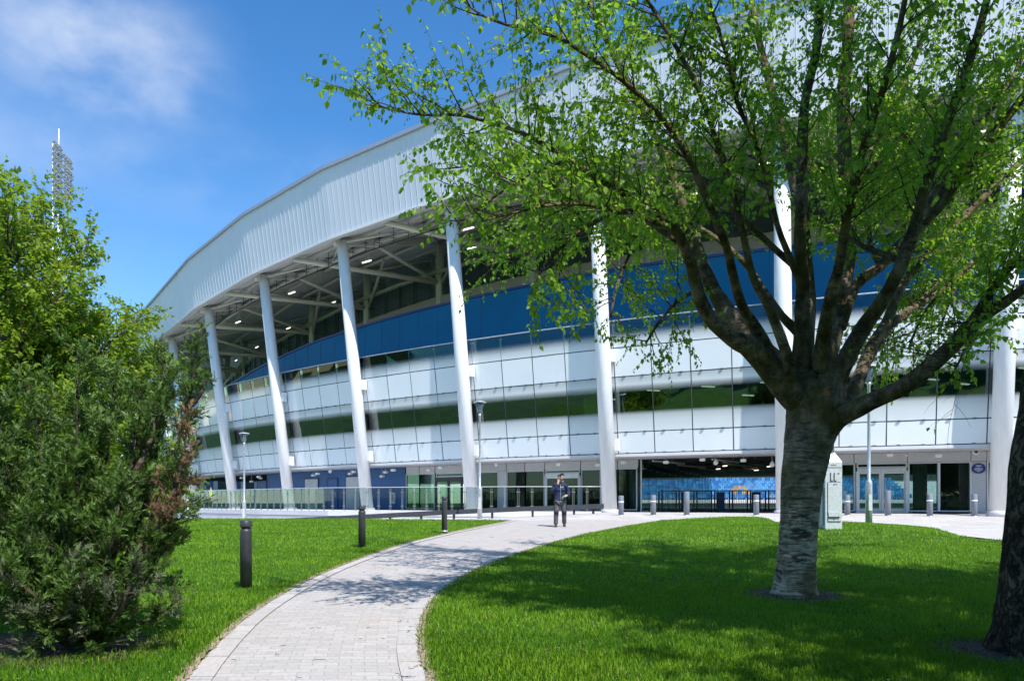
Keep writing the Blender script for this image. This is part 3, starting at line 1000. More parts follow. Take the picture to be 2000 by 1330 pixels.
def double_door(px0, px1, z1, m, name, leaves=2):
    a_, b_ = i_at(px0, EW), i_at(px1, EW)
    z0 = ZG0 + .03
    mb = MB()
    for x_ in (a_, b_):
        mb.beam(P(x_, EW + .02, z0), P(x_, EW + .02, z1), .13, .16)
    mb.beam(P(a_, EW + .02, z1 + .06), P(b_, EW + .02, z1 + .06), .16, .16)
    f_ = part(name, mb, m, stad)
    for j in range(leaves):
        l0 = a_ + (b_ - a_) * j / leaves + .006; l1 = a_ + (b_ - a_) * (j + 1) / leaves - .006
        mb = MB()
        for x_ in (l0, l1):
            mb.beam(P(x_, EW + .03, z0), P(x_, EW + .03, z1), .11, .05)
        for z_, h_ in ((z0 + .1, .2), (z1 - .07, .13)):
            mb.beam(P(l0, EW + .03, z_), P(l1, EW + .03, z_), .046, h_)
        mb.build('door_leaf', m, f_, origin=stad.location)
        mb = MB()
        A, B = P(l0 + .008, EW + .03, z0 + .2), P(l1 - .008, EW + .03, z0 + .2)
        n_ = Vector((0, .015, 0)); up = Vector((0, 0, z1 - z0 - .33))
        mb.hexa([A, B, B + n_, A + n_, A + up, B + up, B + up + n_, A + up + n_])
        mb.build('door_pane', M['gf_glass'], f_, origin=stad.location)
        hx = l1 - .012 if j == 0 else l0 + .012
        mb = MB()
        mb.tube([P(hx, EW + .12, 1.75), P(hx, EW + .12, 2.75)], [.018, .018], 8)
        mb.build('door_handle', M['galv'], f_, origin=stad.location)


# glazed entrance left of the passage
for a_, b_ in ((793, 819), (819, 848), (907, 925), (938, 972), (990, 1025), (1025, 1062), (1136, 1172), (1174, 1206), (1206, 1243)):
    glazing(a_, b_)
double_door(852, 903, 3.05, M['anthracite'], 'automatic_door')
glazing(852, 903, z0=3.22, z1=ZH)
double_door(1066, 1132, 3.12, M['alu'], 'entrance_door')
glazing(1066, 1132, z0=3.28, z1=ZH)
wall_piece('grey_wall_panel', i_at(973, EW), i_at(989, EW), ZG0 + .01, ZH, M['grey_panel'])
wall_piece('grey_wall_panel', i_at(926, EW), i_at(937, EW), ZG0 + .01, ZH, M['grey_panel'])
pls = [793, 819, 850, 905, 926, 989, 1025, 1064, 1134, 1173, 1206, 1247]
for a_, b_ in zip(pls[:-1], pls[1:]):
    mb = MB()
    curved_slab(mb, i_at(a_ + .7, EW), i_at(b_ - .7, EW), EW - .1, EW + .02, ZH + .02, ZG1 - .015, 1)
    part('header_panel', mb, M['grey_panel'], stad)
# and right of it
for a_, b_ in ((1560, 1600), (1600, 1636), (1636, 1668), (1774, 1832), (1834, 1895), (1928, 1948), (1950, 2010), (2012, 2080), (2082, 2160), (2162, 2240)):
    glazing(a_, b_)
double_door(1674, 1770, 3.10, M['alu'], 'entrance_door')
glazing(1674, 1770, z0=3.26, z1=ZH)
wall_piece('grey_wall_panel', i_at(1896, EW), i_at(1926, EW), ZG0 + .01, ZH, M['grey_panel'])
pls = [1560, 1600, 1668, 1772, 1896, 1927, 1950, 2012, 2082, 2162, 2242]
for a_, b_ in zip(pls[:-1], pls[1:]):
    mb = MB()
    curved_slab(mb, i_at(a_ + .7, EW), i_at(b_ - .7, EW), EW - .1, EW + .02, ZH + .02, ZG1 - .015, 1)
    part('header_panel', mb, M['grey_panel'], stad)

# floor, back walls and ceiling of the ground floor
mb = MB()
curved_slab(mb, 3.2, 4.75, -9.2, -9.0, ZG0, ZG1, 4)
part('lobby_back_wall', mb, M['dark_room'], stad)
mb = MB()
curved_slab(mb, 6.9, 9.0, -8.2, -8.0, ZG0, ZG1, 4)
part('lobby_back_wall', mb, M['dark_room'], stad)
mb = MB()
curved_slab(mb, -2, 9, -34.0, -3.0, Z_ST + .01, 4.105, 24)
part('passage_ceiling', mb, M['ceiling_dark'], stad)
mb = MB()
curved_slab(mb, 1.0, 9, -34.0, EW + .1, ZB - .10, ZB - .01, 20)
part('concourse_floor', mb, M['room_floor'], stad)
for t_, e_ in ((3.55, -5), (4.4, -5.5), (4.99, -4.2), (6.75, -5.5)):
    mb = MB()
    q = P(t_, e_, ZB - .05)
    mb.lathe([(0.32, 0), (0.32, 2.95)], 16, q)
    part('lobby_column', mb, M['grey_panel'], stad)
for t_ in [3.3 + .38 * k for k in range(5)] + [6.3 + .33 * k for k in range(8)]:
    for e_ in (-4.2, -6.4, -8.6):
        mb = MB()
        mb.beam(P(t_, e_, 3.9), P(t_ + .05, e_, 3.9), .14, .05)
        part('ceiling_light', mb, M['room_emit'], stad)

# passage through the stand: glazed side wall running back, ceiling battens, steel gates
g0 = P(i_at(1252, EW), EW, 0)
g1 = Vector((19.0, 70.0, 0))
gd = (g1 - g0)
NP = 15
for k in range(NP):
    a = g0 + gd * (k / NP); b = g0 + gd * ((k + 1) / NP)
    mb = MB()
    mb.beam(a + Vector((0, 0, ZG0)), a + Vector((0, 0, ZG1)), .07, .14)
    for z_ in (ZG0 + .05, 2.6, ZG1 - .5):
        mb.beam(a + Vector((0, 0, z_)), b + Vector((0, 0, z_)), .06, .06)
    f_ = part('passage_window', mb, M['anthracite'] if k else M['alu'], stad)
    mb = MB()
    n_ = Vector((.02, 0, 0))
    A = a + Vector((.02, .06, ZG0 + .1)); B = b + Vector((.02, -.06, ZG0 + .1)); up = Vector((0, 0, 2.6))
    mb.hexa([A, A + n_, B + n_, B, A + up, A + up + n_, B + up + n_, B + up])
    mb.build('pane', M['gf_glass'], f_, origin=stad.location)
for k in range(7):
    mb = MB()
    t_ = 5.15 + .13 * k
    for e0_, e1_ in ((-3.3, -7), (-8.5, -12.5), (-14, -19)):
        mb.beam(P(t_, e0_, 3.88), P(t_ + .1, e1_, 3.88), .09, .09)
    part('ceiling_batten', mb, M['steel'] if k % 3 == 0 else M['dark_steel'], stad)
for t_, e_ in ((5.5, -9.0), (5.8, -11.0), (5.35, -13.0), (5.62, -16.0)):
    mb = MB()
    q = P(t_, e_, 3.80)
    mb.box(q, (.16, .5, .05))
    part('ceiling_light', mb, M['room_emit'], stad)

# ------------------------------------------------------------------ ground
def hgt(x, y):
    """height of the ground: rises gently to the stand, a low mound under the right lawn, a ramp dropping away on the left"""
    z = 0.03 * max(-6.0, min(y, 37.0))
    if y < -6: z += 0.07 * min(-6 - y, 40)
    z = z + (1.095 - z) * sst(27.5, 34.0, y) if y > 27.5 else z
    z += 0.36 * math.exp(-((x - 9.3) / 3.6) ** 2 - ((y - 20.8) / 4.0) ** 2)
    d = sst(29.2, 31.5, y) * sst(4.5, 0.5, x)
    if d > 0:
        zr = max(0.25, min(1.06, 1.06 + 0.032 * (x - 4.5)))
        z += (zr - z) * d
    return z


def sst_inv(a, b, x):
    return sst(a, b, x)


def gpt(px, py):
    """where the sight line of a photo pixel meets the ground"""
    lo, hi = 2.5, 60.0
    y = lo
    while y < hi:
        zz = 1.6 + (HY - py) / F * y
        if zz <= hgt((px - 1000) / F * y, y): break
        y += 0.02
    return Vector(((px - 1000) / F * y, y, hgt((px - 1000) / F * y, y)))


def poly_px(pts):
    return [gpt(*p).xy for p in pts]


def resample(pts, n):
    pts = [Vector(p) for p in pts]
    d = [0]
    for a, b in zip(pts[:-1], pts[1:]): d.append(d[-1] + (b - a).length)
    o = []
    for k in range(n):
        t = d[-1] * k / (n - 1)
        j = max(i for i in range(len(d)) if d[i] <= t + 1e-9)
        j = min(j, len(pts) - 2)
        u = (t - d[j]) / max(1e-9, d[j + 1] - d[j])
        o.append(pts[j].lerp(pts[j + 1], min(1, u)))
    return o


def smooth_line(pts, n=60, it=2):
    p = [Vector(q) for q in pts]
    for _ in range(it):
        q = [p[0]]
        for a, b in zip(p[:-1], p[1:]):
            q += [a.lerp(b, .25), a.lerp(b, .75)]
        q.append(p[-1]); p = q
    return resample(p, n)


def in_poly(x, y, poly):
    x = np.asarray(x); y = np.asarray(y)
    ins = np.zeros(x.shape, bool)
    n = len(poly)
    for k in range(n):
        x0, y0 = poly[k]; x1, y1 = poly[(k + 1) % n]
        if y0 == y1: continue
        c = ((y0 > y) != (y1 > y)) & (x < (x1 - x0) * (y - y0) / (y1 - y0) + x0)
        ins ^= c
    return ins


def sheet(name, poly, dz, m, step=0.5, skirt=0.0, kind='structure', uvrot=0.0):
    """a sheet lying on the ground inside a closed outline"""
    poly = [tuple(p) for p in poly]
    n = len(poly)
    xs = [p[0] for p in poly]; ys = [p[1] for p in poly]
    gx, gy = np.meshgrid(np.arange(min(xs), max(xs), step), np.arange(min(ys), max(ys), step))
    gx = gx.ravel(); gy = gy.ravel()
    ok = in_poly(gx, gy, poly)
    V = [Vector(p) for p in poly] + [Vector((a, b)) for a, b in zip(gx[ok], gy[ok])]
    E_ = [(k, (k + 1) % n) for k in range(n)]
    vo, eo, fo, *_ = delaunay_2d_cdt(V, E_, [list(range(n))], 1, 1e-5)
    ca, sa = math.cos(uvrot), math.sin(uvrot)
    vv = [(v.x, v.y, hgt(v.x, v.y) + dz) for v in vo]
    ff = [list(f) for f in fo]
    uv = [(vv[j][0] * ca + vv[j][1] * sa, -vv[j][0] * sa + vv[j][1] * ca) for f in ff for j in f]
    if skirt:
        for k in range(n):
            a, b = poly[k], poly[(k + 1) % n]
            i0 = len(vv)
            vv += [(a[0], a[1], hgt(*a) + dz), (b[0], b[1], hgt(*b) + dz), (b[0], b[1], hgt(*b) + dz - skirt), (a[0], a[1], hgt(*a) + dz - skirt)]
            ff.append([i0, i0 + 1, i0 + 2, i0 + 3]); uv += [(0, 0)] * 4
    me = new_mesh(name, vv, ff, uv)
    ob = link(name, me, m)
    ob['kind'] = kind
    return ob


M['soil'] = mat('bare_soil', (0.055, 0.038, 0.026), 0.95, var=0.5, vscale=8, bump=0.6, bscale=40)
M['turf'] = mat('turf_base', (0.05, 0.11, 0.016), 0.95, spec=0.1, var=0.45, vscale=2.2, bump=0.4, bscale=70)
M['far_ground'] = mat('far_ground', (0.03, 0.085, 0.012), 0.95, var=0.4, vscale=0.15)
M['paving'] = mat_paving('pale_block_paving', (0.41, 0.385, 0.365), (0.49, 0.46, 0.44), (0.35, 0.325, 0.305), 0.22, 0.11)
M['edging'] = mat_paving('edging_blocks', (0.43, 0.405, 0.385), (0.50, 0.47, 0.45), (0.30, 0.28, 0.26), 0.20, 0.21, patch_amt=0.4)
M['plaza'] = mat_paving('plaza_paving', (0.43, 0.41, 0.40), (0.57, 0.55, 0.54), (0.36, 0.35, 0.35), 0.6, 0.2, patch_amt=0.12, bump=0.15)
M['litter'] = mat('dry_litter', (0.34, 0.25, 0.19), 0.95, var=0.5, vscale=40, bump=0.6, bscale=80)

# the great ground sheet, reaching the horizon
def axis_pts(lo, hi, flo, fhi, fine, far):
    a = list(np.arange(flo, fhi + 1e-6, fine))
    left = [-(10 ** t) for t in np.linspace(math.log10(far), math.log10(max(-flo + fine * 2, 1)), 14)]
    right = [10 ** t for t in np.linspace(math.log10(fhi + fine * 2), math.log10(far), 14)]
    return left + a + right


gxs = axis_pts(0, 0, -34.0, 34.0, 1.0, 1500.0)
gys = axis_pts(0, 0, -50.0, 46.0, 1.0, 1500.0)
vv = [(x, y, hgt(x, y) - 0.05) for y in gys for x in gxs]
nx = len(gxs)
ff = [[j * nx + i, j * nx + i + 1, (j + 1) * nx + i + 1, (j + 1) * nx + i] for j in range(len(gys) - 1) for i in range(nx - 1)]
link('ground', new_mesh('ground', vv, ff, None, True), M['far_ground'])['kind'] = 'structure'

LE = [(300, 1420), (360, 1330), (420, 1262), (480, 1207), (555, 1160), (630, 1121), (707, 1091), (785, 1064), (868, 1044), (940, 1029), (1000, 1016.5)]
RE = [(880, 1420), (838, 1330), (818, 1270), (822, 1215), (848, 1168), (905, 1125), (990, 1090), (1090, 1058), (1190, 1033), (1290, 1016.5)]
le = smooth_line(poly_px(LE), 90)
re_ = smooth_line(poly_px(RE), 90)

# plaza in front of the stand and the ramp on the left
plaza = [(-26, 30.6), (-12, 30.0), (-1.5, 28.4)] + [tuple(le[-1]), tuple(re_[-1])] + [(6.4, 26.5), (9, 23.5), (11.2, 19.0), (13.5, 14.0), (30, 12), (34, 18), (32, 30), (26, 33.5)]
pl2 = [tuple(P(k / 2, -2.75, 0).xy) for k in range(17, 1, -1)]
sheet('plaza', plaza + pl2 + [(-30, 60), (-34, 50)], 0.0, M['plaza'], 0.8, uvrot=-0.5)

# path: a strip of rows between its two edges
nrow, ncol = 90, 14
vv, uvp = [], []
L = 0
for k in range(nrow):
    a, b = le[k], re_[k]
    if k: L += ((a + b) / 2 - (le[k - 1] + re_[k - 1]) / 2).length
    for j in range(ncol + 1):
        p = a.lerp(b, j / ncol)
        vv.append((p.x, p.y, hgt(p.x, p.y) + 0.012 + 0.012 * math.sin(math.pi * j / ncol)))
        uvp.append(((b - a).length * j / ncol, L))
ff, uv = [], []
for k in range(nrow - 1):
    for j in range(ncol):
        q = [k * (ncol + 1) + j, k * (ncol + 1) + j + 1, (k + 1) * (ncol + 1) + j + 1, (k + 1) * (ncol + 1) + j]
        ff.append(q); uv += [uvp[i] for i in q]
link('path', new_mesh('path', vv, ff, uv, True), M['paving'])['kind'] = 'structure'


def strip(name, line, inner, w0, w1, dz, m, jit=0.0):
    """a narrow strip along one edge of the path (towards its inner line)"""
    vv, ff, uv = [], [], []
    L = 0
    for k, p in enumerate(line):
        d = (inner[k] - p).normalized()
        if k: L += (p - line[k - 1]).length
        a = p + d * (w0 + (random.uniform(-jit, jit))); b = p + d * (w1 + random.uniform(-jit, jit))
        vv += [(a.x, a.y, hgt(a.x, a.y) + dz), (b.x, b.y, hgt(b.x, b.y) + dz)]
        if k:
            i = 2 * k
            ff.append([i - 2, i - 1, i + 1, i])
            uv += [(L - .1, 0), (L - .1, w1 - w0), (L, w1 - w0), (L, 0)]
    ob = link(name, new_mesh(name, vv, ff, uv), m)
    ob['kind'] = 'structure'


fine_l = smooth_line(poly_px(LE), 400); fine_r = smooth_line(poly_px(RE), 400)
strip('path_edging', le, re_, 0.02, 0.22, 0.028, M['edging'])
strip('path_edging', re_, le, 0.02, 0.22, 0.028, M['edging'])
strip('path_litter', fine_l, fine_r, -0.08, 0.02, 0.034, M['litter'], 0.03)
strip('path_litter', fine_r, fine_l, -0.08, 0.02, 0.034, M['litter'], 0.03)
# fallen twigs and leaf scraps on the paving
mb = MB()
for k in range(95):
    q = random.randrange(2, 60)
    t = random.random() ** 0.7
    t = t if random.random() < .5 else 1 - t * .3
    p = le[q].lerp(re_[q], t)
    z = hgt(p.x, p.y) + 0.04
    a = random.uniform(0, 6.28); l = random.uniform(.02, .10)
    q0 = Vector((p.x, p.y, z)); q1 = q0 + Vector((math.cos(a), math.sin(a), 0)) * l; q2 = q1 + Vector((math.cos(a + .9), math.sin(a + .9), 0)) * l * .5
    mb.tube([q0, q1, q2], [.0022, .0026, .0015], 4)
ob = mb.build('twig_litter', M['soil']); ob['kind'] = 'stuff'

# lawns
left_lawn = [tuple(p + (p - q).normalized() * 0.05) for p, q in zip(le, re_)]
left_lawn = left_lawn + [(-2.5, 29.0), (-8, 29.6), (-14, 30.0), (-24, 30.6), (-34, 31), (-34, -2), (-3, -2)]
right_lawn = [tuple(p + (p - q).normalized() * 0.05) for p, q in zip(re_, le)]
rb = poly_px([(1420, 1010), (1500, 1009)]) + [Vector((9.2, 24.9)), Vector((11.6, 24.2)), Vector((12.9, 22.6))] + poly_px([(1800, 1031), (1870, 1053), (1960, 1057), (2060, 1056)])
right_lawn = right_lawn + [tuple(p) for p in smooth_line(rb, 30)] + [(26, 12), (26, -2), (0.8, -2)]
sheet('left_lawn', left_lawn, 0.022, M['turf'], 0.6, 0.12)
sheet('right_lawn', right_lawn, 0.022, M['turf'], 0.6, 0.12)


def soil_ring(name, x, y, r):
    vv, ff = [(x, y, hgt(x, y) + .05)], []
    n = 36
    for k in range(n):
        a = 2 * math.pi * k / n
        rr_ = r * (1 + .22 * mnoise.noise(Vector((math.cos(a) * 1.3, math.sin(a) * 1.3, x))))
        X, Y = x + rr_ * math.cos(a), y + rr_ * math.sin(a)
        vv.append((X, Y, hgt(X, Y) + .03))
    ff = [[0, 1 + k, 1 + (k + 1) % n] for k in range(n)]
    link(name, new_mesh(name, vv, ff), M['soil'])['kind'] = 'structure'

# ------------------------------------------------------------------ terrace wall, balustrade, knee rail
TE = [(-58, 100, 0), (-40, 74, 0), (-22.2, 50.2, 0), (-14.6, 42.6, 0), (-9.65, 38.5, 0), (-3.7, 36.6, 0), (0.0, 35.9, 0), (4.35, 35.7, 0)]
ter = thing('terrace_wall', 'low pale rendered retaining wall under the glass balustrade', 'wall', (-9.65, 38.5, 0))
ZTW = 1.17
for a, b in zip(TE[:-1], TE[1:]):
    a, b = Vector(a), Vector(b)
    n = Vector((-(b - a).y, (b - a).x, 0)).normalized() * .35
    mb = MB()
    z0 = -.6
    mb.hexa([a + Vector((0, 0, z0)), b + Vector((0, 0, z0)), b + n + Vector((0, 0, z0)), a + n + Vector((0, 0, z0)),
             a + Vector((0, 0, ZTW - .28)), b + Vector((0, 0, ZTW - .28)), b + n + Vector((0, 0, ZTW - .28)), a + n + Vector((0, 0, ZTW - .28))])
    mb.build('wall_base', M['concrete'], ter)
    mb = MB()
    o = -n * .08
    mb.hexa([a + o + Vector((0, 0, ZTW - .26)), b + o + Vector((0, 0, ZTW - .26)), b + n + Vector((0, 0, ZTW - .26)), a + n + Vector((0, 0, ZTW - .26)),
             a + o + Vector((0, 0, ZTW)), b + o + Vector((0, 0, ZTW)), b + n + Vector((0, 0, ZTW)), a + n + Vector((0, 0, ZTW))])
    mb.build('coping', M['soffit_white'], ter)
# terrace paving behind the wall
mb = MB()
tp = [Vector(p) + Vector((0, .3, ZTW - .06)) for p in TE]
bk = [P(t, -2.62, ZTW - .06) for t in np.linspace(4.75, -3, 16)]
vv = [tuple(v) for v in tp + bk]
me = new_mesh('terrace', vv, [list(range(len(vv)))])
bm_ = bmesh.new(); bm_.from_mesh(me); bmesh.ops.triangulate(bm_, faces=bm_.faces[:]); bm_.to_mesh(me); bm_.free()
link('terrace', me, M['concrete'])['kind'] = 'structure'

bal = thing('glass_balustrade', 'clear glass balustrade with slim steel posts along the terrace edge', 'balustrade', (-9.65, 38.5, ZTW))
line = resample([Vector((x, y, ZTW)) for x, y, _ in TE[1:]], 92)
for k, (a, b) in enumerate(zip(line[:-1], line[1:])):
    a = a + Vector((0, .12, 0)); b = b + Vector((0, .12, 0))
    u = (b - a).normalized()
    mb = MB()
    A, B = a + u * .05, b - u * .05
    n = Vector((-u.y, u.x, 0)) * .015
    z0, z1 = Vector((0, 0, .06)), Vector((0, 0, 1.19))
    mb.hexa([A + z0, B + z0, B + n + z0, A + n + z0, A + z1, B + z1, B + n + z1, A + n + z1])
    part('glass_panel', mb, M['rail_glass'], bal)
    mb = MB()
    for s_ in (-.035, .035):
        mb.beam(a + u * s_ + Vector((0, .05, 0)), a + u * s_ + Vector((0, .05, 1.14)), .014, .07)
    for z_ in (.25, .95):
        mb.beam(a - u * .10 + Vector((0, .02, z_)), a + u * .10 + Vector((0, .02, z_)), .03, .045)
    part('post', mb, M['rail_post'], bal)
mb = MB()
mb.tube([p + Vector((0, .12, 1.21)) for p in line], [.022] * len(line), 6)
part('handrail', mb, M['alu'], bal)

kr = thing('knee_rail', 'dark grey low rail on short posts sloping down along the ramp', 'rail', (0, 33.4, .6))
kpts = [ray(1179, 988, 33.2), ray(1000, 994.5, 32.8), ray(860, 1001, 32.5), ray(720, 1008.5, 32.3), ray(600, 1015, 32.2), ray(470, 1020.5, 32.3), ray(330, 1022.5, 33.5)]
mb = MB()
for a, b in zip(kpts[:-1], kpts[1:]):
    mb.beam(a, b + (b - a).normalized() * .02, .09, .21)
part('rail', mb, M['anthracite'], kr)
for px in (1159, 1121, 1040, 961, 886, 822, 761, 655, 560, 470):
    x = None
    for a, b in zip(kpts[:-1], kpts[1:]):
        pa, pb = 1000 + F * a.x / a.y, 1000 + F * b.x / b.y
        if pb <= px <= pa: x = a.lerp(b, (pa - px) / (pa - pb))
    if x is None: continue
    mb = MB()
    mb.beam(Vector((x.x, x.y + .11, hgt(x.x, x.y) - .1)), Vector((x.x, x.y + .11, x.z + .06)), .10, .12)
    part('post', mb, M['anthracite'], kr)

# ------------------------------------------------------------------ path bollard lights
def path_light(px, py, hpx, label, group):
    Y = F * 1.02 / hpx
    x = (px - 1000) / F * Y
    z = 1.6 + (HY - py) / F * Y - .02
    t = thing('bollard_light', label, 'bollard', (x, Y, z), 0, group)
    r = .083
    mb = MB()
    mb.lathe([(r, -.15), (r, .86), (r * .98, .885), (r * .80, .887), (r * .80, .905)], 28)
    mb.build('post', M['anthracite'], t, origin=(0, 0, 0))
    mb = MB()
    mb.lathe([(r * .78, .905), (r * .78, .925)], 24)
    mb.build('lens_ring', M['joint'], t, origin=(0, 0, 0))
    mb = MB()
    mb.lathe([(r * 1.03, .925), (r * 1.04, .93), (r * 1.04, 1.005), (r * .9, 1.018), (r * .3, 1.022)], 28)
    mb.build('cap', M['anthracite'], t, origin=(0, 0, 0))
    mb = MB()
    mb.lathe([(r * 1.25, -.03), (r * 1.25, .012), (r, .014)], 24)
    mb.build('base_flange', M['galv'], t, origin=(0, 0, 0))
    return t


path_light(480.5, 1150, 137, 'tall charcoal bollard light nearest the camera on the left lawn beside the path', 'bollard lights along the path')
path_light(707, 1070, 85, 'charcoal bollard light half way up the path in the tree shadow', 'bollard lights along the path')
path_light(868, 1035, 67, 'small charcoal bollard light farthest up the path, beside the thin lamp post', 'bollard lights along the path')

# ------------------------------------------------------------------ security bollards in front of the entrances
def bollard(px, py_top, py_base, band, label):
    hpx = py_base - py_top
    q = gpt(px, py_base)
    Y = q.y
    h = hpx * Y / F
    t = thing('bollard', label, 'bollard', (q.x, q.y, q.z), 0, 'grey bollards in front of the stand')
    r = .115 if band else .12
    mb = MB()
    mb.lathe([(r, -.2), (r, h - .02), (r * .93, h), (r * .4, h + .006)], 20)
    mb.build('post', M['grey_bollard'], t, origin=(0, 0, 0))
    if band:
        mb = MB()
        mb.lathe([(r + .005, h - .30), (r + .005, h - .24)], 20)
        mb.build('reflective_band', M['white'], t, origin=(0, 0, 0))
    mb = MB()
    mb.lathe([(r + .03, -.02), (r + .03, .015), (r, .02)], 20)
    mb.build('collar', M['galv'], t, origin=(0, 0, 0))
    return t


for a in ((1213, 968, 1006, 1, 'short grey bollard with white band right beside the white column at the passage'),
          (1276, 967, 1006, 1, 'grey bollard with white band in front of the glazed passage wall'),
          (1341, 960, 1006, 0, 'plain light grey bollard without band in front of the passage'),
          (1477, 966, 1006, 1, 'grey bollard with white band left of the big birch trunk'),
          (1655, 967, 1006, 1, 'grey bollard with white band just right of the metal cabinet'),
          (1734, 958, 1007, 0, 'plain taller grey bollard in front of the double glass doors'),
          (1816, 965, 1008, 1, 'dark grey bollard with white band right of the double doors'),
          (1903, 965, 1008, 1, 'dark grey bollard with white band under the blue plaque')):
    bollard(*a)

# ------------------------------------------------------------------ lamp posts
def lamp_post(px, py_top, Y, label):
    x = (px - 1000) / F * Y
    ztop = 1.6 + (HY - py_top) / F * Y
    H = 5.0
    t = thing('lamp_post', label, 'street lamp', (x, Y, ztop - H), 0, 'lamp posts in front of the stand')
    mb = MB()
    mb.lathe([(.10, -.3), (.10, 1.36), (.085, 1.42), (.055, 1.46), (.048, 2.6), (.042, H - .62), (.06, H - .60), (.06, H - .52)], 16)
    mb.build('pole', M['galv'], t, origin=(0, 0, 0))
    mb = MB()
    mb.box((0, -.1, .75), (.11, .02, .5))
    mb.build('access_door', M['galv_sheet'], t, origin=(0, 0, 0))
    head = MB()
    head.lathe([(.055, H - .52), (.075, H - .50), (.205, H - .06)], 20)
    hd = head.build('lens', M['lamp_glass'], t, origin=(0, 0, 0))
    mb = MB()
    for k in range(4):
        a = math.pi / 4 + k * math.pi / 2
        mb.beam((.065 * math.cos(a), .065 * math.sin(a), H - .52), (.21 * math.cos(a), .21 * math.sin(a), H - .06), .014, .014)
    mb.build('arms', M['galv'], hd, origin=(0, 0, 0))
    mb = MB()
    mb.lathe([(.05, H - .50), (.04, H - .25), (.10, H - .08)], 14)
    mb.build('lamp_core', M['galv_sheet'], hd, origin=(0, 0, 0))
    mb = MB()
    mb.lathe([(.21, H - .065), (.265, H - .05), (.275, H - .035), (.22, H - .01), (.08, H)], 24)
    mb.build('lamp_shade', M['galv_sheet'], t, origin=(0, 0, 0))
    return t


lamp_post(937, 784, 30.7, 'slim galvanised lamp post with cone lantern in front of the middle of the stand')
lamp_post(1697, 714, 22.8, 'galvanised lamp post with cone lantern right of the birch trunk')
lamp_post(477, 845, 38.7, 'distant galvanised lamp post with cone lantern behind the nearest bollard light')
lamp_post(367, 880, 45.0, 'distant galvanised lamp post half hidden by the juniper at the wall end')

# ------------------------------------------------------------------ galvanised cabinet with a mast behind the birch
tq = ray(1622, 1025, 19.5)
cab = thing('mast_cabinet', 'tall galvanised mast base with pointed top and embossed marks behind the birch trunk', 'cabinet', (tq.x, tq.y, tq.z))
W_, D_, HC = .44, .40, 1.66
mb = MB()
mb.box((0, 0, HC / 2 - .1), (W_, D_, HC + .2))
mb.build('cabinet_body', M['galv_sheet'], cab, origin=(0, 0, 0))
mb = MB()
pt = Vector((.02, 0, HC + .27))
q = [Vector((-W_ / 2, -D_ / 2, HC + .002)), Vector((W_ / 2, -D_ / 2, HC + .002)), Vector((W_ / 2, D_ / 2, HC + .002)), Vector((-W_ / 2, D_ / 2, HC + .002))]
s_ = .28
mb.hexa(q + [pt + (p - Vector((0, 0, HC))) * s_ * Vector((1, 1, 0)).length * .6 if False else Vector((p.x * s_ + .02, p.y * s_, HC + .26)) for p in q])
mb.build('pointed_top', M['galv_sheet'], cab, origin=(0, 0, 0))
mb = MB()
mb.box((0.015, -D_ / 2 - .008, .62), (W_ * .80, .016, 1.02))
dr = mb.build('hatch_door', M['galv_sheet'], cab, origin=(0, 0, 0))
mb = MB()
mb.box((0.015, -D_ / 2 - .018, 1.135), (W_ * .80, .006, .008)); mb.box((0.015 - W_ * .40, -D_ / 2 - .018, .62), (.006, .006, 1.02))
mb.box((0.0, -D_ / 2 - .03, .21), (W_ * .66, .03, .02)); mb.box((0.015, -D_ / 2 - .018, .10), (W_ * .74, .006, .01))
mb.box((0, -D_ / 2 - .02, .155), (.03, .01, .02)); mb.box((0, -D_ / 2 - .02, 1.07), (.03, .01, .03)); mb.box((.06, -D_ / 2 - .02, 1.08), (.04, .01, .015))
mb.build('hatch_seams', M['joint'], dr, origin=(0, 0, 0))
mb = MB()
mb.box((0.0, -D_ / 2 - .02, .29), (W_ * .68, .03, .12))
mb.build('hatch_lip', M['galv_sheet'], dr, origin=(0, 0, 0))
mb = MB()
for ox in (-.085, .01):
    mb.box((ox, -D_ / 2 - .006, 1.27), (.022, .012, .22)); mb.box((ox + .03, -D_ / 2 - .006, 1.168), (.06, .012, .022))
for k in range(6):
    mb.box((-.07 + .026 * k, -D_ / 2 - .004, 1.585), (.017, .008, .016))
mb.box((.125, -D_ / 2 - .004, 1.36), (.05, .008, .02))
mb.box((0, -D_ / 2 - .004, 1.52), (W_ * .98, .008, .010))
mb.build('embossed_marks', M['joint'], cab, origin=(0, 0, 0))
mb = MB()
mb.box((-W_ / 2 - .03, .02, .5), (.05, .26, 1.0))
mb.build('side_duct', M['grey_panel'], cab, origin=(0, 0, 0))
mb = MB()
mb.tube([(0.02, 0, HC + .2), (0.01, 0, 6.0)], [.075, .06], 16)
mb.build('mast', M['galv'], cab, origin=(0, 0, 0))
mb = MB()
mb.box((0.01, -.15, 5.9), (.14, .36, .14)); mb.box((0.01, 0, 5.9), (.22, .10, .20))
mb.build('camera_head', M['white'], cab, origin=(0, 0, 0))

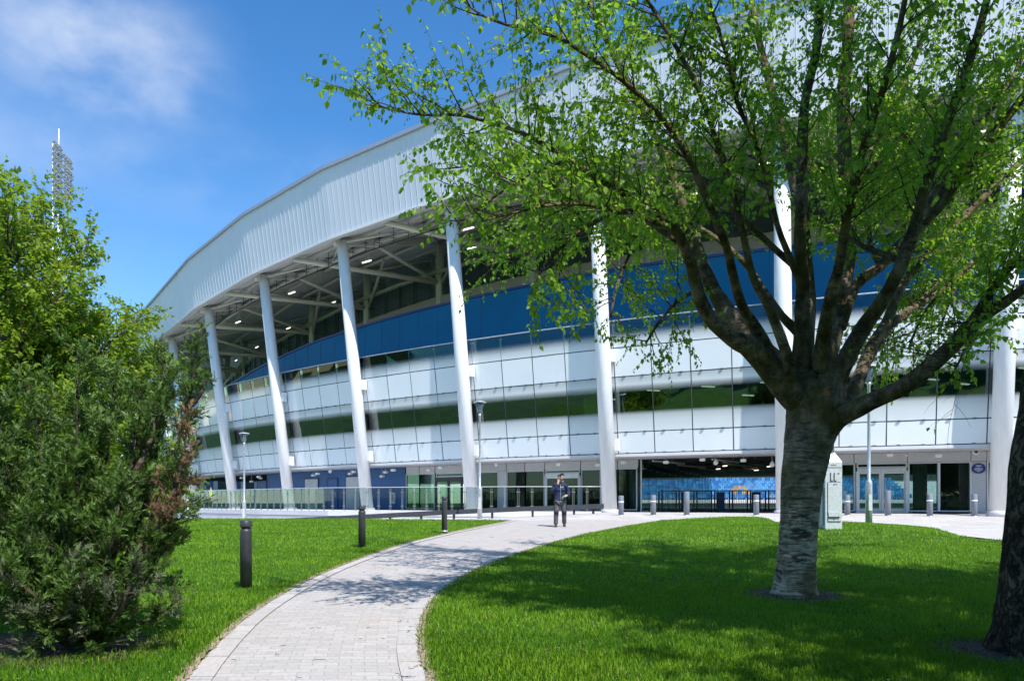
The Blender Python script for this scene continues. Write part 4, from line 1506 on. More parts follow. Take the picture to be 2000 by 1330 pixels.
# ------------------------------------------------------------------ things on and under the stand
pq = P(i_at(1911, EW), EW + .03, 0)
Yp = pq.y
pz = 1.6 + (HY - 914.5) / F * Yp
an = TH0 + DTH * (i_at(1911, EW) - 4)
pla = thing('wall_plaque', 'round blue plaque with white lettering on the grey panel beside the right column', 'plaque', (pq.x, pq.y, pz), an)
rp = 11.6 * Yp / F
n = 40
mb = MB()
pts = [Vector((rp * 1.02 * math.cos(2 * math.pi * k / n), 0, rp * .86 * math.sin(2 * math.pi * k / n))) for k in range(n)]
mb.face([p + Vector((0, -.03, 0)) for p in pts])
for k in range(n):
    a, b = pts[k], pts[(k + 1) % n]
    mb.face([a + Vector((0, -.03, 0)), a, b, b + Vector((0, -.03, 0))])
mb.build('plaque_plate', mat('plaque_blue', (0.02, 0.035, 0.22), 0.35), pla, origin=(0, 0, 0))
mb = MB()
for zz, ww, hh in ((.5, .62, .075), (.38, .95, .09), (.16, .42, .05), (.06, 1.05, .05), (-.04, 1.3, .05), (-.14, 1.2, .05), (-.24, 1.3, .05), (-.34, 1.1, .05), (-.46, .7, .05), (-.62, .3, .07)):
    nb = max(2, int(ww / .09))
    for k in range(nb):
        x0 = -ww / 2 + ww * k / nb
        l_ = ww / nb * random.uniform(.55, .85)
        mb.box(((x0 + l_ / 2) * rp, -.033, zz * rp), (l_ * rp, .006, hh * rp))
mb.build('plaque_lettering', M['white'], pla, origin=(0, 0, 0))

cq = P(i_at(1905, EW), EW + .06, 0)
cz = 1.6 + (HY - 882) / F * cq.y
cc = thing('dome_camera', 'round white dome camera above the blue plaque', 'camera', (cq.x, cq.y, cz), an)
mb = MB()
mb.tube([(0, .05, 0), (0, -.06, 0), (0, -.10, 0)], [.15, .15, .11], 20)
mb.build('housing', M['white'], cc, origin=(0, 0, 0))
mb = MB()
mb.tube([(0, -.10, 0), (0, -.15, 0), (0, -.17, 0)], [.085, .06, .02], 16)
mb.build('lens', M['joint'], cc, origin=(0, 0, 0))


def pendant(px, py, e, label, kind='box'):
    i = i_at(px, e)
    q = P(i, e, 0)
    z = 1.6 + (HY - py) / F * q.y
    if z > Z_ST - .12: z = Z_ST - .12
    t = thing('hanging_light' if kind == 'box' else 'hanging_camera', label, 'light' if kind == 'box' else 'camera', (q.x, q.y, z), TH0 + DTH * (i - 4), 'white fittings hung under the stand')
    mb = MB()
    if kind == 'box':
        mb.box((0, 0, 0), (.26, .20, .13))
        mb.box((0, 0, -.07), (.20, .14, .02))
    else:
        mb.lathe([(.04, .16), (.12, .02), (.12, -.03), (.10, -.09), (.04, -.13)], 16)
    b_ = mb.build('housing', M['white'], t, origin=(0, 0, 0))
    mb = MB()
    mb.tube([(0, 0, .05), (0, 0, max(.1, Z_ST - z))], [.014, .014], 6)
    mb.build('rod', M['galv'], t, origin=(0, 0, 0))
    return t


HL = [(472, 933, -1, 'white box light left of the second leaning column from the left'), (491, 940, -1.6, 'lowest white box light under the left end of the stand'),
      (505, 931, -.8, 'left one of a pair of white box lights by the navy recess'), (509, 933.5, -1.8, 'right one of a pair of white box lights by the navy recess'),
      (612, 928, -1.7, 'white box light hung right of the third leaning column'), (620, 925, -1, 'white box light beside a white tube under the stand'),
      (684, 925, -1.7, 'white box light left of the fourth leaning column, lower of a pair'), (691, 921, -1, 'white box light left of the fourth leaning column, upper of a pair'),
      (746, 930, -2.2, 'lowest white box light in front of the blue wall end'), (753, 922, -1.6, 'white box light on a rod in front of the blue wall'), (768, 918, -1, 'white box light nearest the glazed lobby on the blue wall side'),
      (838, 918, -1.9, 'white box light above the left lobby windows'), (861, 913, -1, 'white box light above the dark automatic door'),
      (1092, 907, -1.6, 'white box light above the doorway behind the walking man'), (1168, 908, -1.6, 'white box light just left of the white column by the passage'),
      (1218, 903, -1.4, 'white box light above the lobby window right of the white column'), (1301, 902.5, -1.4, 'white box light at the left side of the open passage'),
      (1372, 897.5, -1.4, 'white box light in the middle of the open passage'), (1452, 899, -1.6, 'white box light at the right side of the open passage'),
      (1738, 889, -1.7, 'white box light above the right double doors'), (1833, 890, -1.6, 'white box light between the right windows and doors')]
for px, py, e, lb in HL:
    pendant(px, py, e, lb)
for px, py, e, lb in ((645, 920, -1.2, 'white dome camera hung in front of the blue wall'), (969, 906, -1.2, 'white dome camera right of the tall thin lamp post'), (1398, 903, -1.8, 'white cone camera hung in the open passage'), (1508, 907, -1.8, 'white camera hung at the passage edge by the birch')):
    pendant(px, py, e, lb, 'dome')

# steel gates across the passage
gt = thing('passage_gate', 'dark steel gates across the open passage with slim bars', 'gate', (11.5, 41.0, ZB))
ga, gb = Vector((8.4, 41.5, 0)), Vector((16.0, 40.2, 0))
u = (gb - ga)
mb = MB()
mb.beam(ga + Vector((0, 0, 2.26)), gb + Vector((0, 0, 2.26)), .05, .06)
mb.beam(ga + Vector((0, 0, 1.2)), gb + Vector((0, 0, 1.2)), .04, .05)
part('gate_frame', mb, M['dark_steel'], gt)
for k in range(9):
    mb = MB()
    p = ga + u * (k / 8)
    for s_ in (-.09, .09):
        mb.beam(p + Vector((s_, 0, ZB - .05)), p + Vector((s_, 0, 2.26)), .07, .07)
    part('gate_post', mb, M['dark_steel'], gt)
    if k < 8:
        mb = MB()
        for j in range(9):
            p2 = ga + u * ((k + .1 + .1 * j) / 8)
            mb.beam(p2 + Vector((0, 0, 1.2)), p2 + Vector((0, 0, 2.25)), .016, .016)
        part('gate_bars', mb, M['dark_steel'], gt)
    if k in (1, 3, 5, 7):
        mb = MB()
        p3 = ga + u * ((k + .5) / 8)
        mb.box(p3 + Vector((0, .3, 1.65)), (.34, .5, 1.1))
        part('turnstile', mb, M['blue_wall'], gt)

# ------------------------------------------------------------------ seats across the pitch
SY = 87.0
ss = thing('seating_stand', 'far stepped stand of blue seats seen through the open passage', 'stand', (30, SY, ZB))
nrow = 8
mb = MB()
for r in range(nrow):
    z0, z1 = 1.95 + .35 * r, 1.95 + .35 * (r + 1)
    mb.box((32, SY + .8 * r + 4, (z0 - .4 + z0) / 2), (46, 8.0, .4 if r else .4))
part('terrace_steps', mb, M['concrete'], ss)
mb = MB()
mb.box((32, SY - .25, 1.72), (46, .2, .36))
part('front_wall', mb, M['soffit_white'], ss)
mb = MB()
mb.box((32, SY - .4, .9), (46, .2, 1.25))
part('pitch_hoarding', mb, M['dark_steel'], ss)
mb = MB()
mb.box((32, SY + 8.0, 6.72), (50, 5.0, 4.6))
part('upper_tier', mb, M['dark_room'], ss)
mb = MB()
mb.box((32, SY + 10, 4.0), (50, .3, 6.0))
part('stand_back_wall', mb, M['dark_room'], ss)


def seat_mesh(m):
    mb = MB()
    mb.box((0, .05, .22), (.44, .40, .06))
    mb.box((0, .26, .46), (.44, .05, .44))
    for s_ in (-.18, .18):
        mb.box((s_, .12, .10), (.05, .30, .20))
    return mb


seats = []
for r in range(7):
    for c in range(62):
        x = 15.2 + .53 * c
        y = SY + .8 * r + .28
        z = 1.95 + .35 * r
        pxs = 1000 + F * x / y
        tan = (abs(pxs - (1452 + (r - 3) * 5)) < 5 and r > 2) or (r in (3, 4) and abs(pxs - 1447) < 14) or (r in (1, 2) and (abs(pxs - 1437) < 5 or abs(pxs - 1458) < 5))
        seats.append((abs(pxs - 1430) > 95 or r > 5, r, x, y, z, tan))
# the hundred that show best through the passage are seats of their own, the rest one mass
seats.sort()
rest = MB()
protos = {}
for k, (_, r, x, y, z, tan) in enumerate(seats):
    if k < 100:
        if tan not in protos:
            o = seat_mesh(None).build('seat', M['seat_tan'] if tan else M['seat'], ss, origin=(0, 0, 0))
            protos[tan] = o
        else:
            o = protos[tan].copy(); COL.objects.link(o)
        o.location = Vector((x, y, z)) - ss.location
        if tan: o['label'] = 'tan seat'
    else:
        rest.box((x, y + .05, z + .22), (.44, .40, .06)); rest.box((x, y + .26, z + .46), (.44, .05, .44))
ob = part('seats', rest, M['seat'], ss)
ob['kind'] = 'stuff'

# ------------------------------------------------------------------ floodlight mast far behind the left trees
fq = ray(112, 420, 110)
fm = thing('floodlight_mast', 'tall white lattice floodlight mast with banks of lamps above the left trees', 'floodlight mast', (fq.x, fq.y, 0))
FS = 110 / F      # metres per photo pixel there
ZT_ = 1.6 + (HY - 283) * FS
mb = MB()
mx0, mx1 = -5.5 * FS, 5 * FS
for x_, y_ in ((mx0, -.4), (mx1, -.4), (0, .5)):
    mb.tube([(x_ + .6 * (x_ / .4) * 0, y_, -2), (x_, y_, ZT_)], [.20, .10], 8)
nl = 30
for k in range(nl):
    z0 = ZT_ * .35 + ZT_ * .65 * k / nl; z1 = ZT_ * .35 + ZT_ * .65 * (k + 1) / nl
    mb.beam((mx0, -.4, z0), (mx1, -.4, z1), .05, .05); mb.beam((mx1, -.4, z0), (0, .5, z1), .05, .05); mb.beam((0, .5, z0), (mx0, -.4, z1), .05, .05)
mb.build('lattice_mast', M['galv_sheet'], fm, origin=(0, 0, 0))
mb = MB()
mb.tube([(3 * FS, 0, ZT_ - 1), (3 * FS, 0, ZT_ + 31 * FS)], [.13, .07], 8)
mb.build('lightning_rod', M['white'], fm, origin=(0, 0, 0))
mb = MB()
for x_, zz in ((18 * FS, 0), (24 * FS, -6 * FS)):
    mb.tube([(x_, .3, ZT_ - 130 * FS), (x_, .3, ZT_ - 30 * FS + zz)], [.10, .10], 8)
for k in range(4):
    z_ = ZT_ - 20 * FS - 30 * FS * k
    mb.beam((mx0, 0, z_), (31 * FS, .2, z_ - 12 * FS), .10, .12)
    mb.beam((mx0, -.6, z_), (14 * FS, -.6, z_ - 6 * FS), .10, .10)
mb.build('lamp_frame', M['galv'], fm, origin=(0, 0, 0))
M['louvre'] = mat('lamp_louvre', (0.22, 0.22, 0.26), 0.4, 0.4, var=0.3, vscale=5)
tilt = Matrix.Rotation(R(-24), 3, 'Y') @ Matrix.Rotation(R(18), 3, 'X')
for bank, (bx, nb_, ztop) in enumerate(((2, 3, -2), (21, 3, -28))):
    for r in range(11 if bank == 0 else 9):
        for c in range(nb_):
            cx_ = (bx + c * 5.0 + (1.2 if r % 2 else -.6)) * FS
            cz_ = ZT_ + (ztop - r * 10.6 - c * 5.0) * FS
            mb = MB()
            mb.box((cx_, -.75, cz_), (4.3 * FS, .45, 9.0 * FS), M=tilt)
            for s_ in (-3, -1, 1, 3):
                mb.box(Vector((cx_, -.75, cz_)) + tilt @ Vector((0, -.25, s_ * 1.1 * FS)), (4.5 * FS, .12, .7 * FS), M=tilt, mi=1)
            mb.build('floodlight', [M['louvre'], M['galv_sheet']], fm, origin=(0, 0, 0))

# ------------------------------------------------------------------ pale building beyond the left end of the stand
bq = Vector((-52, 118, 0))
fb_ = thing('background_building', 'pale building with rows of windows beyond the left end of the stand', 'building', tuple(bq))
mb = MB()
mb.box((-4, 4, 4.3), (60, 8, 9))
mb.build('wall', M['soffit_white'], fb_, origin=(0, 0, 0))
for r in range(3):
    for c in range(26):
        if random.random() < .12: continue
        mb = MB()
        mb.box((-32 + 2.2 * c, -.06, 1.9 + 2.7 * r), (1.4, .16, 1.7))
        mb.build('window', random.choice([M['blue_wall'], M['grey_bollard'], M['dark_room']]), fb_, origin=(0, 0, 0))
mb = MB()
mb.box((-4, 3.9, 8.95), (60.6, 8.6, .35))
mb.build('roof', M['fascia_cap'], fb_, origin=(0, 0, 0))

# ------------------------------------------------------------------ people
M['skin'] = mat('skin', (0.55, 0.33, 0.25), 0.5, var=0.08)
M['hair'] = mat('dark_hair', (0.025, 0.018, 0.014), 0.7, var=0.3, vscale=40)
M['jacket'] = mat('navy_jacket', (0.011, 0.022, 0.075), 0.8, var=0.25, vscale=9, bump=0.5, bscale=14)
M['trousers'] = mat('grey_work_trousers', (0.085, 0.08, 0.09), 0.85, var=0.3, vscale=8, bump=0.6, bscale=14)
M['pocket'] = mat('black_pocket_cloth', (0.012, 0.012, 0.015), 0.85, var=0.2)
M['boot'] = mat('brown_boot', (0.06, 0.048, 0.042), 0.7, var=0.3, vscale=20)
M['hivis'] = mat('hi_vis_cloth', (0.55, 0.75, 0.03), 0.7, var=0.1)
M['phone'] = mat('dark_phone', (0.01, 0.01, 0.012), 0.2)


def skin_mesh(name, verts, edges, radii, m, parent, sub=2, root=0):
    """grow one continuous surface round a skeleton of joints"""
    me = bpy.data.meshes.new(name)
    me.from_pydata([tuple(v) for v in verts], edges, [])
    ob = link(name, me, m, parent)
    sk = ob.modifiers.new('skin', 'SKIN')
    sk.use_smooth_shade = True
    lay = me.skin_vertices[0].data
    for k, r in enumerate(radii):
        lay[k].radius = r if hasattr(r, '__len__') else (r, r)
        lay[k].use_root = (k == root)
    ss_ = ob.modifiers.new('smooth', 'SUBSURF')
    ss_.levels = sub; ss_.render_levels = sub
    return ob


class Sk:
    def __init__(s): s.v, s.e, s.r = [], [], []

    def add(s, p, r, prev=None):
        s.v.append(Vector(p)); s.r.append(r)
        k = len(s.v) - 1
        if prev is not None: s.e.append((prev, k))
        return k

    def chain(s, pts, prev=None):
        for p, r in pts: prev = s.add(p, r, prev)
        return prev


# local axes: x to the picture's right, y away from the camera, z up; the man walks towards the camera and looks to picture right
q = gpt(1085, 1030)
Yp = F * 1.80 / 103.5
man = thing('person', 'man in navy jacket and grey trousers walking on the path, hand at his ear', 'person',
            ((1094 - 1000) / F * Yp, Yp, hgt((1094 - 1000) / F * Yp, Yp) + .012))
S = Sk()
pel = S.add((0, 0, .96), (.15, .11))
sp = S.chain([((0, .0, 1.15), (.135, .105)), ((0, .01, 1.32), (.15, .11)), ((.0, .02, 1.44), (.11, .085))], pel)
nk = S.chain([((.01, .015, 1.52), (.056, .058)), ((.02, .0, 1.59), (.058, .062))], sp)
hd = S.chain([((.03, -.012, 1.65), (.074, .088)), ((.035, -.006, 1.715), (.078, .094)), ((.035, 0, 1.765), (.062, .075))], nk)
# his right arm (picture left): elbow out and down, hand raised to the ear
ra = S.chain([((-.17, .02, 1.43), .062), ((-.235, .0, 1.30), .052), ((-.25, -.06, 1.17), .046), ((-.16, -.16, 1.32), .038), ((-.085, -.15, 1.47), .028)], sp)
rh = S.chain([((-.075, -.12, 1.535), (.036, .022)), ((-.068, -.10, 1.575), (.038, .018))], ra)
for dx, dy, ln, r in ((-.030, .0, .05, .009), (-.010, -.008, .058, .0095), (.010, -.010, .054, .009), (.026, -.006, .042, .0085)):
    S.chain([((-.068 + dx, -.10 + dy, 1.60), r), ((-.064 + dx * .9, -.078 + dy, 1.60 + ln * .6), r * .95), ((-.056 + dx * .8, -.055 + dy, 1.60 + ln), r * .8)], rh)
S.chain([((-.048, -.135, 1.545), .0105), ((-.025, -.135, 1.575), .010), ((-.012, -.125, 1.60), .0085)], rh - 1)
# his left arm (picture right): elbow bent out, forearm forward, holding something yellow at the waist
la = S.chain([((.175, .02, 1.43), .062), ((.24, .05, 1.29), .052), ((.275, .03, 1.16), .046), ((.27, -.10, 1.10), .038), ((.215, -.205, 1.075), .028)], sp)
lh = S.chain([((.195, -.245, 1.065), (.034, .022)), ((.175, -.275, 1.055), (.036, .020))], la)
for dz, dx, ln, r in ((.024, 0, .04, .009), (.008, -.006, .046, .0095), (-.009, -.006, .042, .009), (-.024, 0, .034, .0085)):
    S.chain([((.158, -.292, 1.055 + dz), r), ((.138, -.285 + dx, 1.05 + dz), r * .95), ((.130, -.262, 1.045 + dz), r * .8)], lh)
S.chain([((.185, -.25, 1.095), .0105), ((.162, -.272, 1.105), .010), ((.145, -.28, 1.095), .0085)], lh - 1)
# legs: right leg (picture left) steps forward, left leg straight behind
rl = S.chain([((-.105, -.01, .88), .095), ((-.135, -.10, .50), .062), ((-.145, -.06, .30), .056), ((-.15, -.08, .10), .04)], pel)
S.chain([((-.153, -.12, .05), (.042, .036)), ((-.16, -.235, .035), (.040, .026))], rl)
ll = S.chain([((.105, .02, .88), .095), ((.135, .02, .50), .062), ((.145, .10, .30), .056), ((.15, .16, .12), .04)], pel)
S.chain([((.153, .14, .05), (.042, .036)), ((.16, .03, .03), (.040, .026))], ll)
skin_mesh('body', S.v, S.e, S.r, M['skin'], man)
# face: looking towards picture right and slightly towards the camera
fm_ = Matrix.Rotation(R(38), 3, 'Z')
hc = Vector((.035, -.008, 1.685))


def fp(x, y, z): return hc + fm_ @ Vector((x, y, z))


mb = MB()
mb.tube([fp(0, -.092, .032), fp(0, -.112, -.002), fp(0, -.118, -.014), fp(0, -.09, -.026)], [.008, .013, .015, .010], 8)
mb.build('nose', M['skin'], man, origin=(0, 0, 0))
for s_ in (-1, 1):
    mb = MB()
    mb.tube([fp(s_ * .076, .012, .022), fp(s_ * .086, .02, .012), fp(s_ * .080, .012, -.03)], [.012, .016, .009], 8)
    mb.build('ear', M['skin'], man, origin=(0, 0, 0))
    mb = MB()
    mb.tube([fp(s_ * .020, -.091, .024), fp(s_ * .031, -.093, .026), fp(s_ * .042, -.086, .024)], [.004, .007, .004], 8)
    mb.build('eye', M['pocket'], man, origin=(0, 0, 0))
    mb = MB()
    mb.tube([fp(s_ * .016, -.094, .043), fp(s_ * .032, -.096, .048), fp(s_ * .050, -.085, .041)], [.004, .006, .003], 6)
    mb.build('eyebrow', M['hair'], man, origin=(0, 0, 0))
mb = MB()
mb.tube([fp(-.024, -.087, -.052), fp(0, -.097, -.05), fp(.024, -.087, -.052)], [.004, .008, .004], 8)
mb.build('mouth', mat('lips', (0.42, 0.18, 0.15), 0.5), man, origin=(0, 0, 0))
H = Sk()
h0 = H.add(fp(0, .02, .074), (.072, .072))
H.chain([(fp(0, .052, .045), (.070, .058)), (fp(0, .066, -.005), (.058, .042)), (fp(0, .062, -.045), (.045, .03))], h0)
H.chain([(fp(0, -.038, .074), (.056, .03)), (fp(.008, -.056, .072), (.045, .02))], h0)
skin_mesh('hair', H.v, H.e, H.r, M['hair'], man)
B_ = Sk()
b0 = B_.add(fp(0, -.078, -.078), (.040, .020))
B_.chain([(fp(-.045, -.055, -.066), (.020, .016)), (fp(-.068, -.01, -.03), (.012, .014))], b0)
B_.chain([(fp(.045, -.055, -.066), (.020, .016)), (fp(.068, -.01, -.03), (.012, .014))], b0)
skin_mesh('beard', B_.v, B_.e, B_.r, M['hair'], man)
J = Sk()
j0 = J.add((0, 0, 1.10), (.185, .142))
J.chain([((0, 0, 1.0), (.182, .140)), ((0, 0, .90), (.178, .136)), ((0, 0, .885), (.172, .13))], j0)
j1 = J.chain([((0, .005, 1.26), (.190, .145)), ((0, .012, 1.38), (.188, .135)), ((.0, .018, 1.455), (.12, .10)), ], j0)
J.chain([((.008, .012, 1.505), (.078, .078)), ((.012, .005, 1.535), (.074, .076))], j1)
J.chain([((-.185, .02, 1.425), .085), ((-.245, .0, 1.30), .075), ((-.26, -.065, 1.165), .068), ((-.165, -.165, 1.32), .056), ((-.098, -.158, 1.445), .046), ((-.093, -.155, 1.455), .044)], j1)
J.chain([((.19, .02, 1.425), .085), ((.25, .05, 1.29), .075), ((.285, .03, 1.155), .068), ((.278, -.10, 1.098), .056), ((.228, -.19, 1.078), .046), ((.222, -.198, 1.077), .044)], j1)
jk = skin_mesh('jacket', J.v, J.e, J.r, M['jacket'], man)
mb = MB()
mb.tube([(.0, -.142, .90), (.002, -.155, 1.1), (.004, -.155, 1.3), (.006, -.128, 1.44)], [.007] * 4, 6)
mb.build('zip', M['galv'], jk, origin=(0, 0, 0))
mb = MB()
for k in range(5):
    mb.box((.055 + .014 * k, -.150 + .002 * k, 1.375), (.010, .012, .016 if k % 2 else .012))
mb.build('chest_lettering', M['white'], jk, origin=(0, 0, 0))
T = Sk()
t0 = T.add((0, .0, .93), (.165, .125))
for s_, pts in ((-1, [((-.100, -.01, .84), (.112, .115)), ((-.125, -.075, .60), (.092, .096)), ((-.135, -.105, .50), (.086, .09)), ((-.146, -.075, .30), (.08, .082)), ((-.15, -.08, .13), (.078, .082)), ((-.15, -.082, .10), (.074, .078))]),
                (1, [((.100, .015, .84), (.112, .115)), ((.125, .02, .60), (.092, .096)), ((.135, .02, .50), (.086, .09)), ((.146, .09, .30), (.08, .082)), ((.15, .145, .15), (.078, .082)), ((.15, .15, .12), (.074, .078))])):
    T.chain(pts, t0)
tr = skin_mesh('trousers', T.v, T.e, T.r, M['trousers'], man)
for s_, yk in ((-1, -.10), (1, .02)):
    mb = MB()
    mb.lathe([(.05, .0), (.083, .02), (.086, .10), (.055, .13)], 14, (s_ * .138, yk - .012, .43))
    mb.build('knee_pad', M['pocket'], tr, origin=(0, 0, 0))
    mb = MB()
    mb.box((s_ * .205, yk * .4, .70), (.035, .11, .19), rz=0)
    mb.build('cargo_pocket', M['pocket'], tr, origin=(0, 0, 0))
for s_, y_, z_ in ((-1, -.09, 0), (1, .14, 0)):
    B2 = Sk()
    x_ = s_ * .152
    a = B2.add((x_, y_ + .01, .12), .058)
    B2.chain([((x_, y_ - .0, .058), (.054, .052)), ((x_ + s_ * .004, y_ - .09, .048), (.052, .040)), ((x_ + s_ * .008, y_ - .165, .04), (.044, .03))], a)
    skin_mesh('boot', B2.v, B2.e, B2.r, M['boot'], man)
ph = thing('phone', 'dark phone held to the ear of the walking man', 'phone', tuple(man.location + Vector((-.055, -.075, 1.63))))
mb = MB()
mb.box((0, 0, 0), (.014, .07, .14), M=Matrix.Rotation(R(20), 3, 'X') @ Matrix.Rotation(R(-12), 3, 'Y'))
mb.build('phone_body', M['phone'], ph, origin=(0, 0, 0))
yl = thing('lanyard', 'yellow strap held in the walking man’s left hand', 'strap', tuple(man.location + Vector((.15, -.29, 1.06))))
mb = MB()
mb.tube([(.02, 0, .02), (-.03, .0, .0), (-.09, .01, -.05), (-.13, .03, -.10)], [.012, .012, .010, .008], 8)
mb.build('strap', M['hivis'], yl, origin=(0, 0, 0))

# a steward far off on the terrace
wq = ray(412, 998, 60)
st = thing('person', 'distant steward in a yellow hi-vis vest on the terrace behind the balustrade', 'person', (wq.x, wq.y, 1.10))
S = Sk()
pel = S.add((0, 0, .95), (.15, .11))
sp = S.chain([((0, 0, 1.3), (.16, .11)), ((0, 0, 1.45), (.1, .08))], pel)
S.chain([((0, 0, 1.53), .055), ((0, -.01, 1.63), (.075, .09)), ((0, 0, 1.74), (.07, .08))], sp)
for s_ in (-1, 1):
    S.chain([((s_ * .2, 0, 1.42), .06), ((s_ * .25, 0, 1.15), .048), ((s_ * .24, -.08, .92), .036), ((s_ * .24, -.1, .82), .03)], sp)
    S.chain([((s_ * .1, 0, .86), .095), ((s_ * .11, -.01, .5), .07), ((s_ * .11, 0, .1), .05), ((s_ * .12, -.14, .04), .04)], pel)
skin_mesh('body', S.v, S.e, S.r, M['skin'], st, 1)
V_ = Sk()
v0 = V_.add((0, 0, .9), (.19, .15)); V_.chain([((0, 0, 1.2), (.19, .15)), ((0, 0, 1.42), (.17, .13)), ((0, 0, 1.5), (.09, .09))], v0)
skin_mesh('hi_vis_vest', V_.v, V_.e, V_.r, M['hivis'], st, 1)
V_ = Sk()
v0 = V_.add((0, 0, .93), (.165, .13))
for s_ in (-1, 1): V_.chain([((s_ * .1, 0, .8), .11), ((s_ * .11, -.01, .5), .085), ((s_ * .11, 0, .08), .075)], v0)
skin_mesh('trousers', V_.v, V_.e, V_.r, M['trousers'], st, 1)
mb = MB()
mb.lathe([(.085, 1.70), (.09, 1.74), (.06, 1.80), (.02, 1.82)], 12)
mb.build('hair', M['hair'], st, origin=(0, 0, 0))

# ------------------------------------------------------------------ vegetation
M['birch_leaf'] = mat_leaf('birch_leaf', (0.060, 0.18, 0.010), (0.22, 0.36, 0.028), (0.44, 0.74, 0.04), mixf=0.55)
M['spring_leaf'] = mat_leaf('spring_leaf', (0.11, 0.23, 0.016), (0.30, 0.40, 0.04), (0.42, 0.58, 0.04), mixf=0.5)
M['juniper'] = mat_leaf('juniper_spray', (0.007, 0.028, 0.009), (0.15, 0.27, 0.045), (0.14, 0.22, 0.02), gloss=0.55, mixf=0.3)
M['juniper_dry'] = mat_leaf('dry_juniper_spray', (0.13, 0.075, 0.04), (0.30, 0.20, 0.11), (0.2, 0.12, 0.05), gloss=0.7, mixf=0.3)
M['juniper_grey'] = mat_leaf('grey_juniper_spray', (0.05, 0.075, 0.04), (0.17, 0.19, 0.11), (0.15, 0.16, 0.08), gloss=0.7, mixf=0.25)
M['grass'] = mat_leaf('grass_blade', (0.085, 0.24, 0.008), (0.28, 0.48, 0.03), (0.32, 0.60, 0.02), gloss=0.5, mixf=0.42)
e_ = M['grass'].node_tree.nodes['Color Ramp'].color_ramp.elements
e_[1].position = .93
e_.new(1.0).color = (0.42, 0.37, 0.13, 1)
M['birch_bark'] = mat_birch('birch_bark', 0.35, 2.6)
M['limb_bark'] = mat_bark('limb_bark', (0.17, 0.135, 0.11), (0.03, 0.024, 0.018), (0.07, 0.07, 0.03), (1.5, 1.5, 3.5), 4.0, 0.8, 0.40, 0.66)
M['rough_bark'] = mat_furrow('rough_bark')
M['twig'] = mat('twig_bark', (0.055, 0.036, 0.026), 0.8, var=0.3, vscale=20)


def unit(a):
    return a / np.maximum(1e-9, np.linalg.norm(a, axis=-1, keepdims=True))


LEAF = np.array([(0, 0, 0), (.34, .26, .05), (.36, .50, .07), (0, 1, -.06), (-.36, .50, .07), (-.34, .26, .05)], np.float32)
LEAF_F = [(0, 1, 2, 3), (0, 3, 4, 5)]
BLADE = np.array([(-.5, 0, 0), (.5, 0, 0), (.32, .55, .05), (0, 1, .16), (-.32, .55, .05)], np.float32)


def scatter_cards(name, pos, d, nrm, ln, wd, m, parent=None, tmpl=LEAF, faces=LEAF_F, tint=None, origin=None, kind=None):
    """many small real leaves as one mesh: each has its own length, width, heading and tint"""
    N = len(pos)
    pos = np.asarray(pos, np.float32)
    if origin is not None: pos = pos - np.asarray(origin, np.float32)
    d = unit(np.asarray(d, np.float32)); nrm = np.asarray(nrm, np.float32)
    s = unit(np.cross(d, nrm)); u = np.cross(s, d)
    K = len(tmpl)
    ln = np.asarray(ln, np.float32).reshape(-1, 1, 1); wd = np.asarray(wd, np.float32).reshape(-1, 1, 1)
    T_ = tmpl[None]
    v = pos[:, None, :] + s[:, None, :] * T_[..., 0:1] * wd + d[:, None, :] * T_[..., 1:2] * ln + u[:, None, :] * T_[..., 2:3] * ln
    me = bpy.data.meshes.new(name)
    nf = len(faces); sizes = np.array([len(f) for f in faces], np.int32)
    me.vertices.add(N * K)
    me.vertices.foreach_set('co', v.reshape(-1).astype(np.float32))
    fl = np.concatenate([np.array(f, np.int32) for f in faces])
    idx = (np.arange(N, dtype=np.int32)[:, None] * K + fl[None]).ravel()
    me.loops.add(len(idx)); me.loops.foreach_set('vertex_index', idx)
    me.polygons.add(N * nf)
    allsz = np.tile(sizes, N)
    me.polygons.foreach_set('loop_start', np.concatenate([[0], np.cumsum(allsz)[:-1]]).astype(np.int32))
    at = me.attributes.new('tint', 'FLOAT', 'POINT')
    if tint is None: tint = rng.random(N)
    at.data.foreach_set('value', np.repeat(np.asarray(tint, np.float32), K))
    me.update(); me.validate()
    ob = link(name, me, m, parent)
    if kind: ob['kind'] = kind
    return ob


def rv():
    v = Vector((random.gauss(0, 1), random.gauss(0, 1), random.gauss(0, 1)))
    return v.normalized()


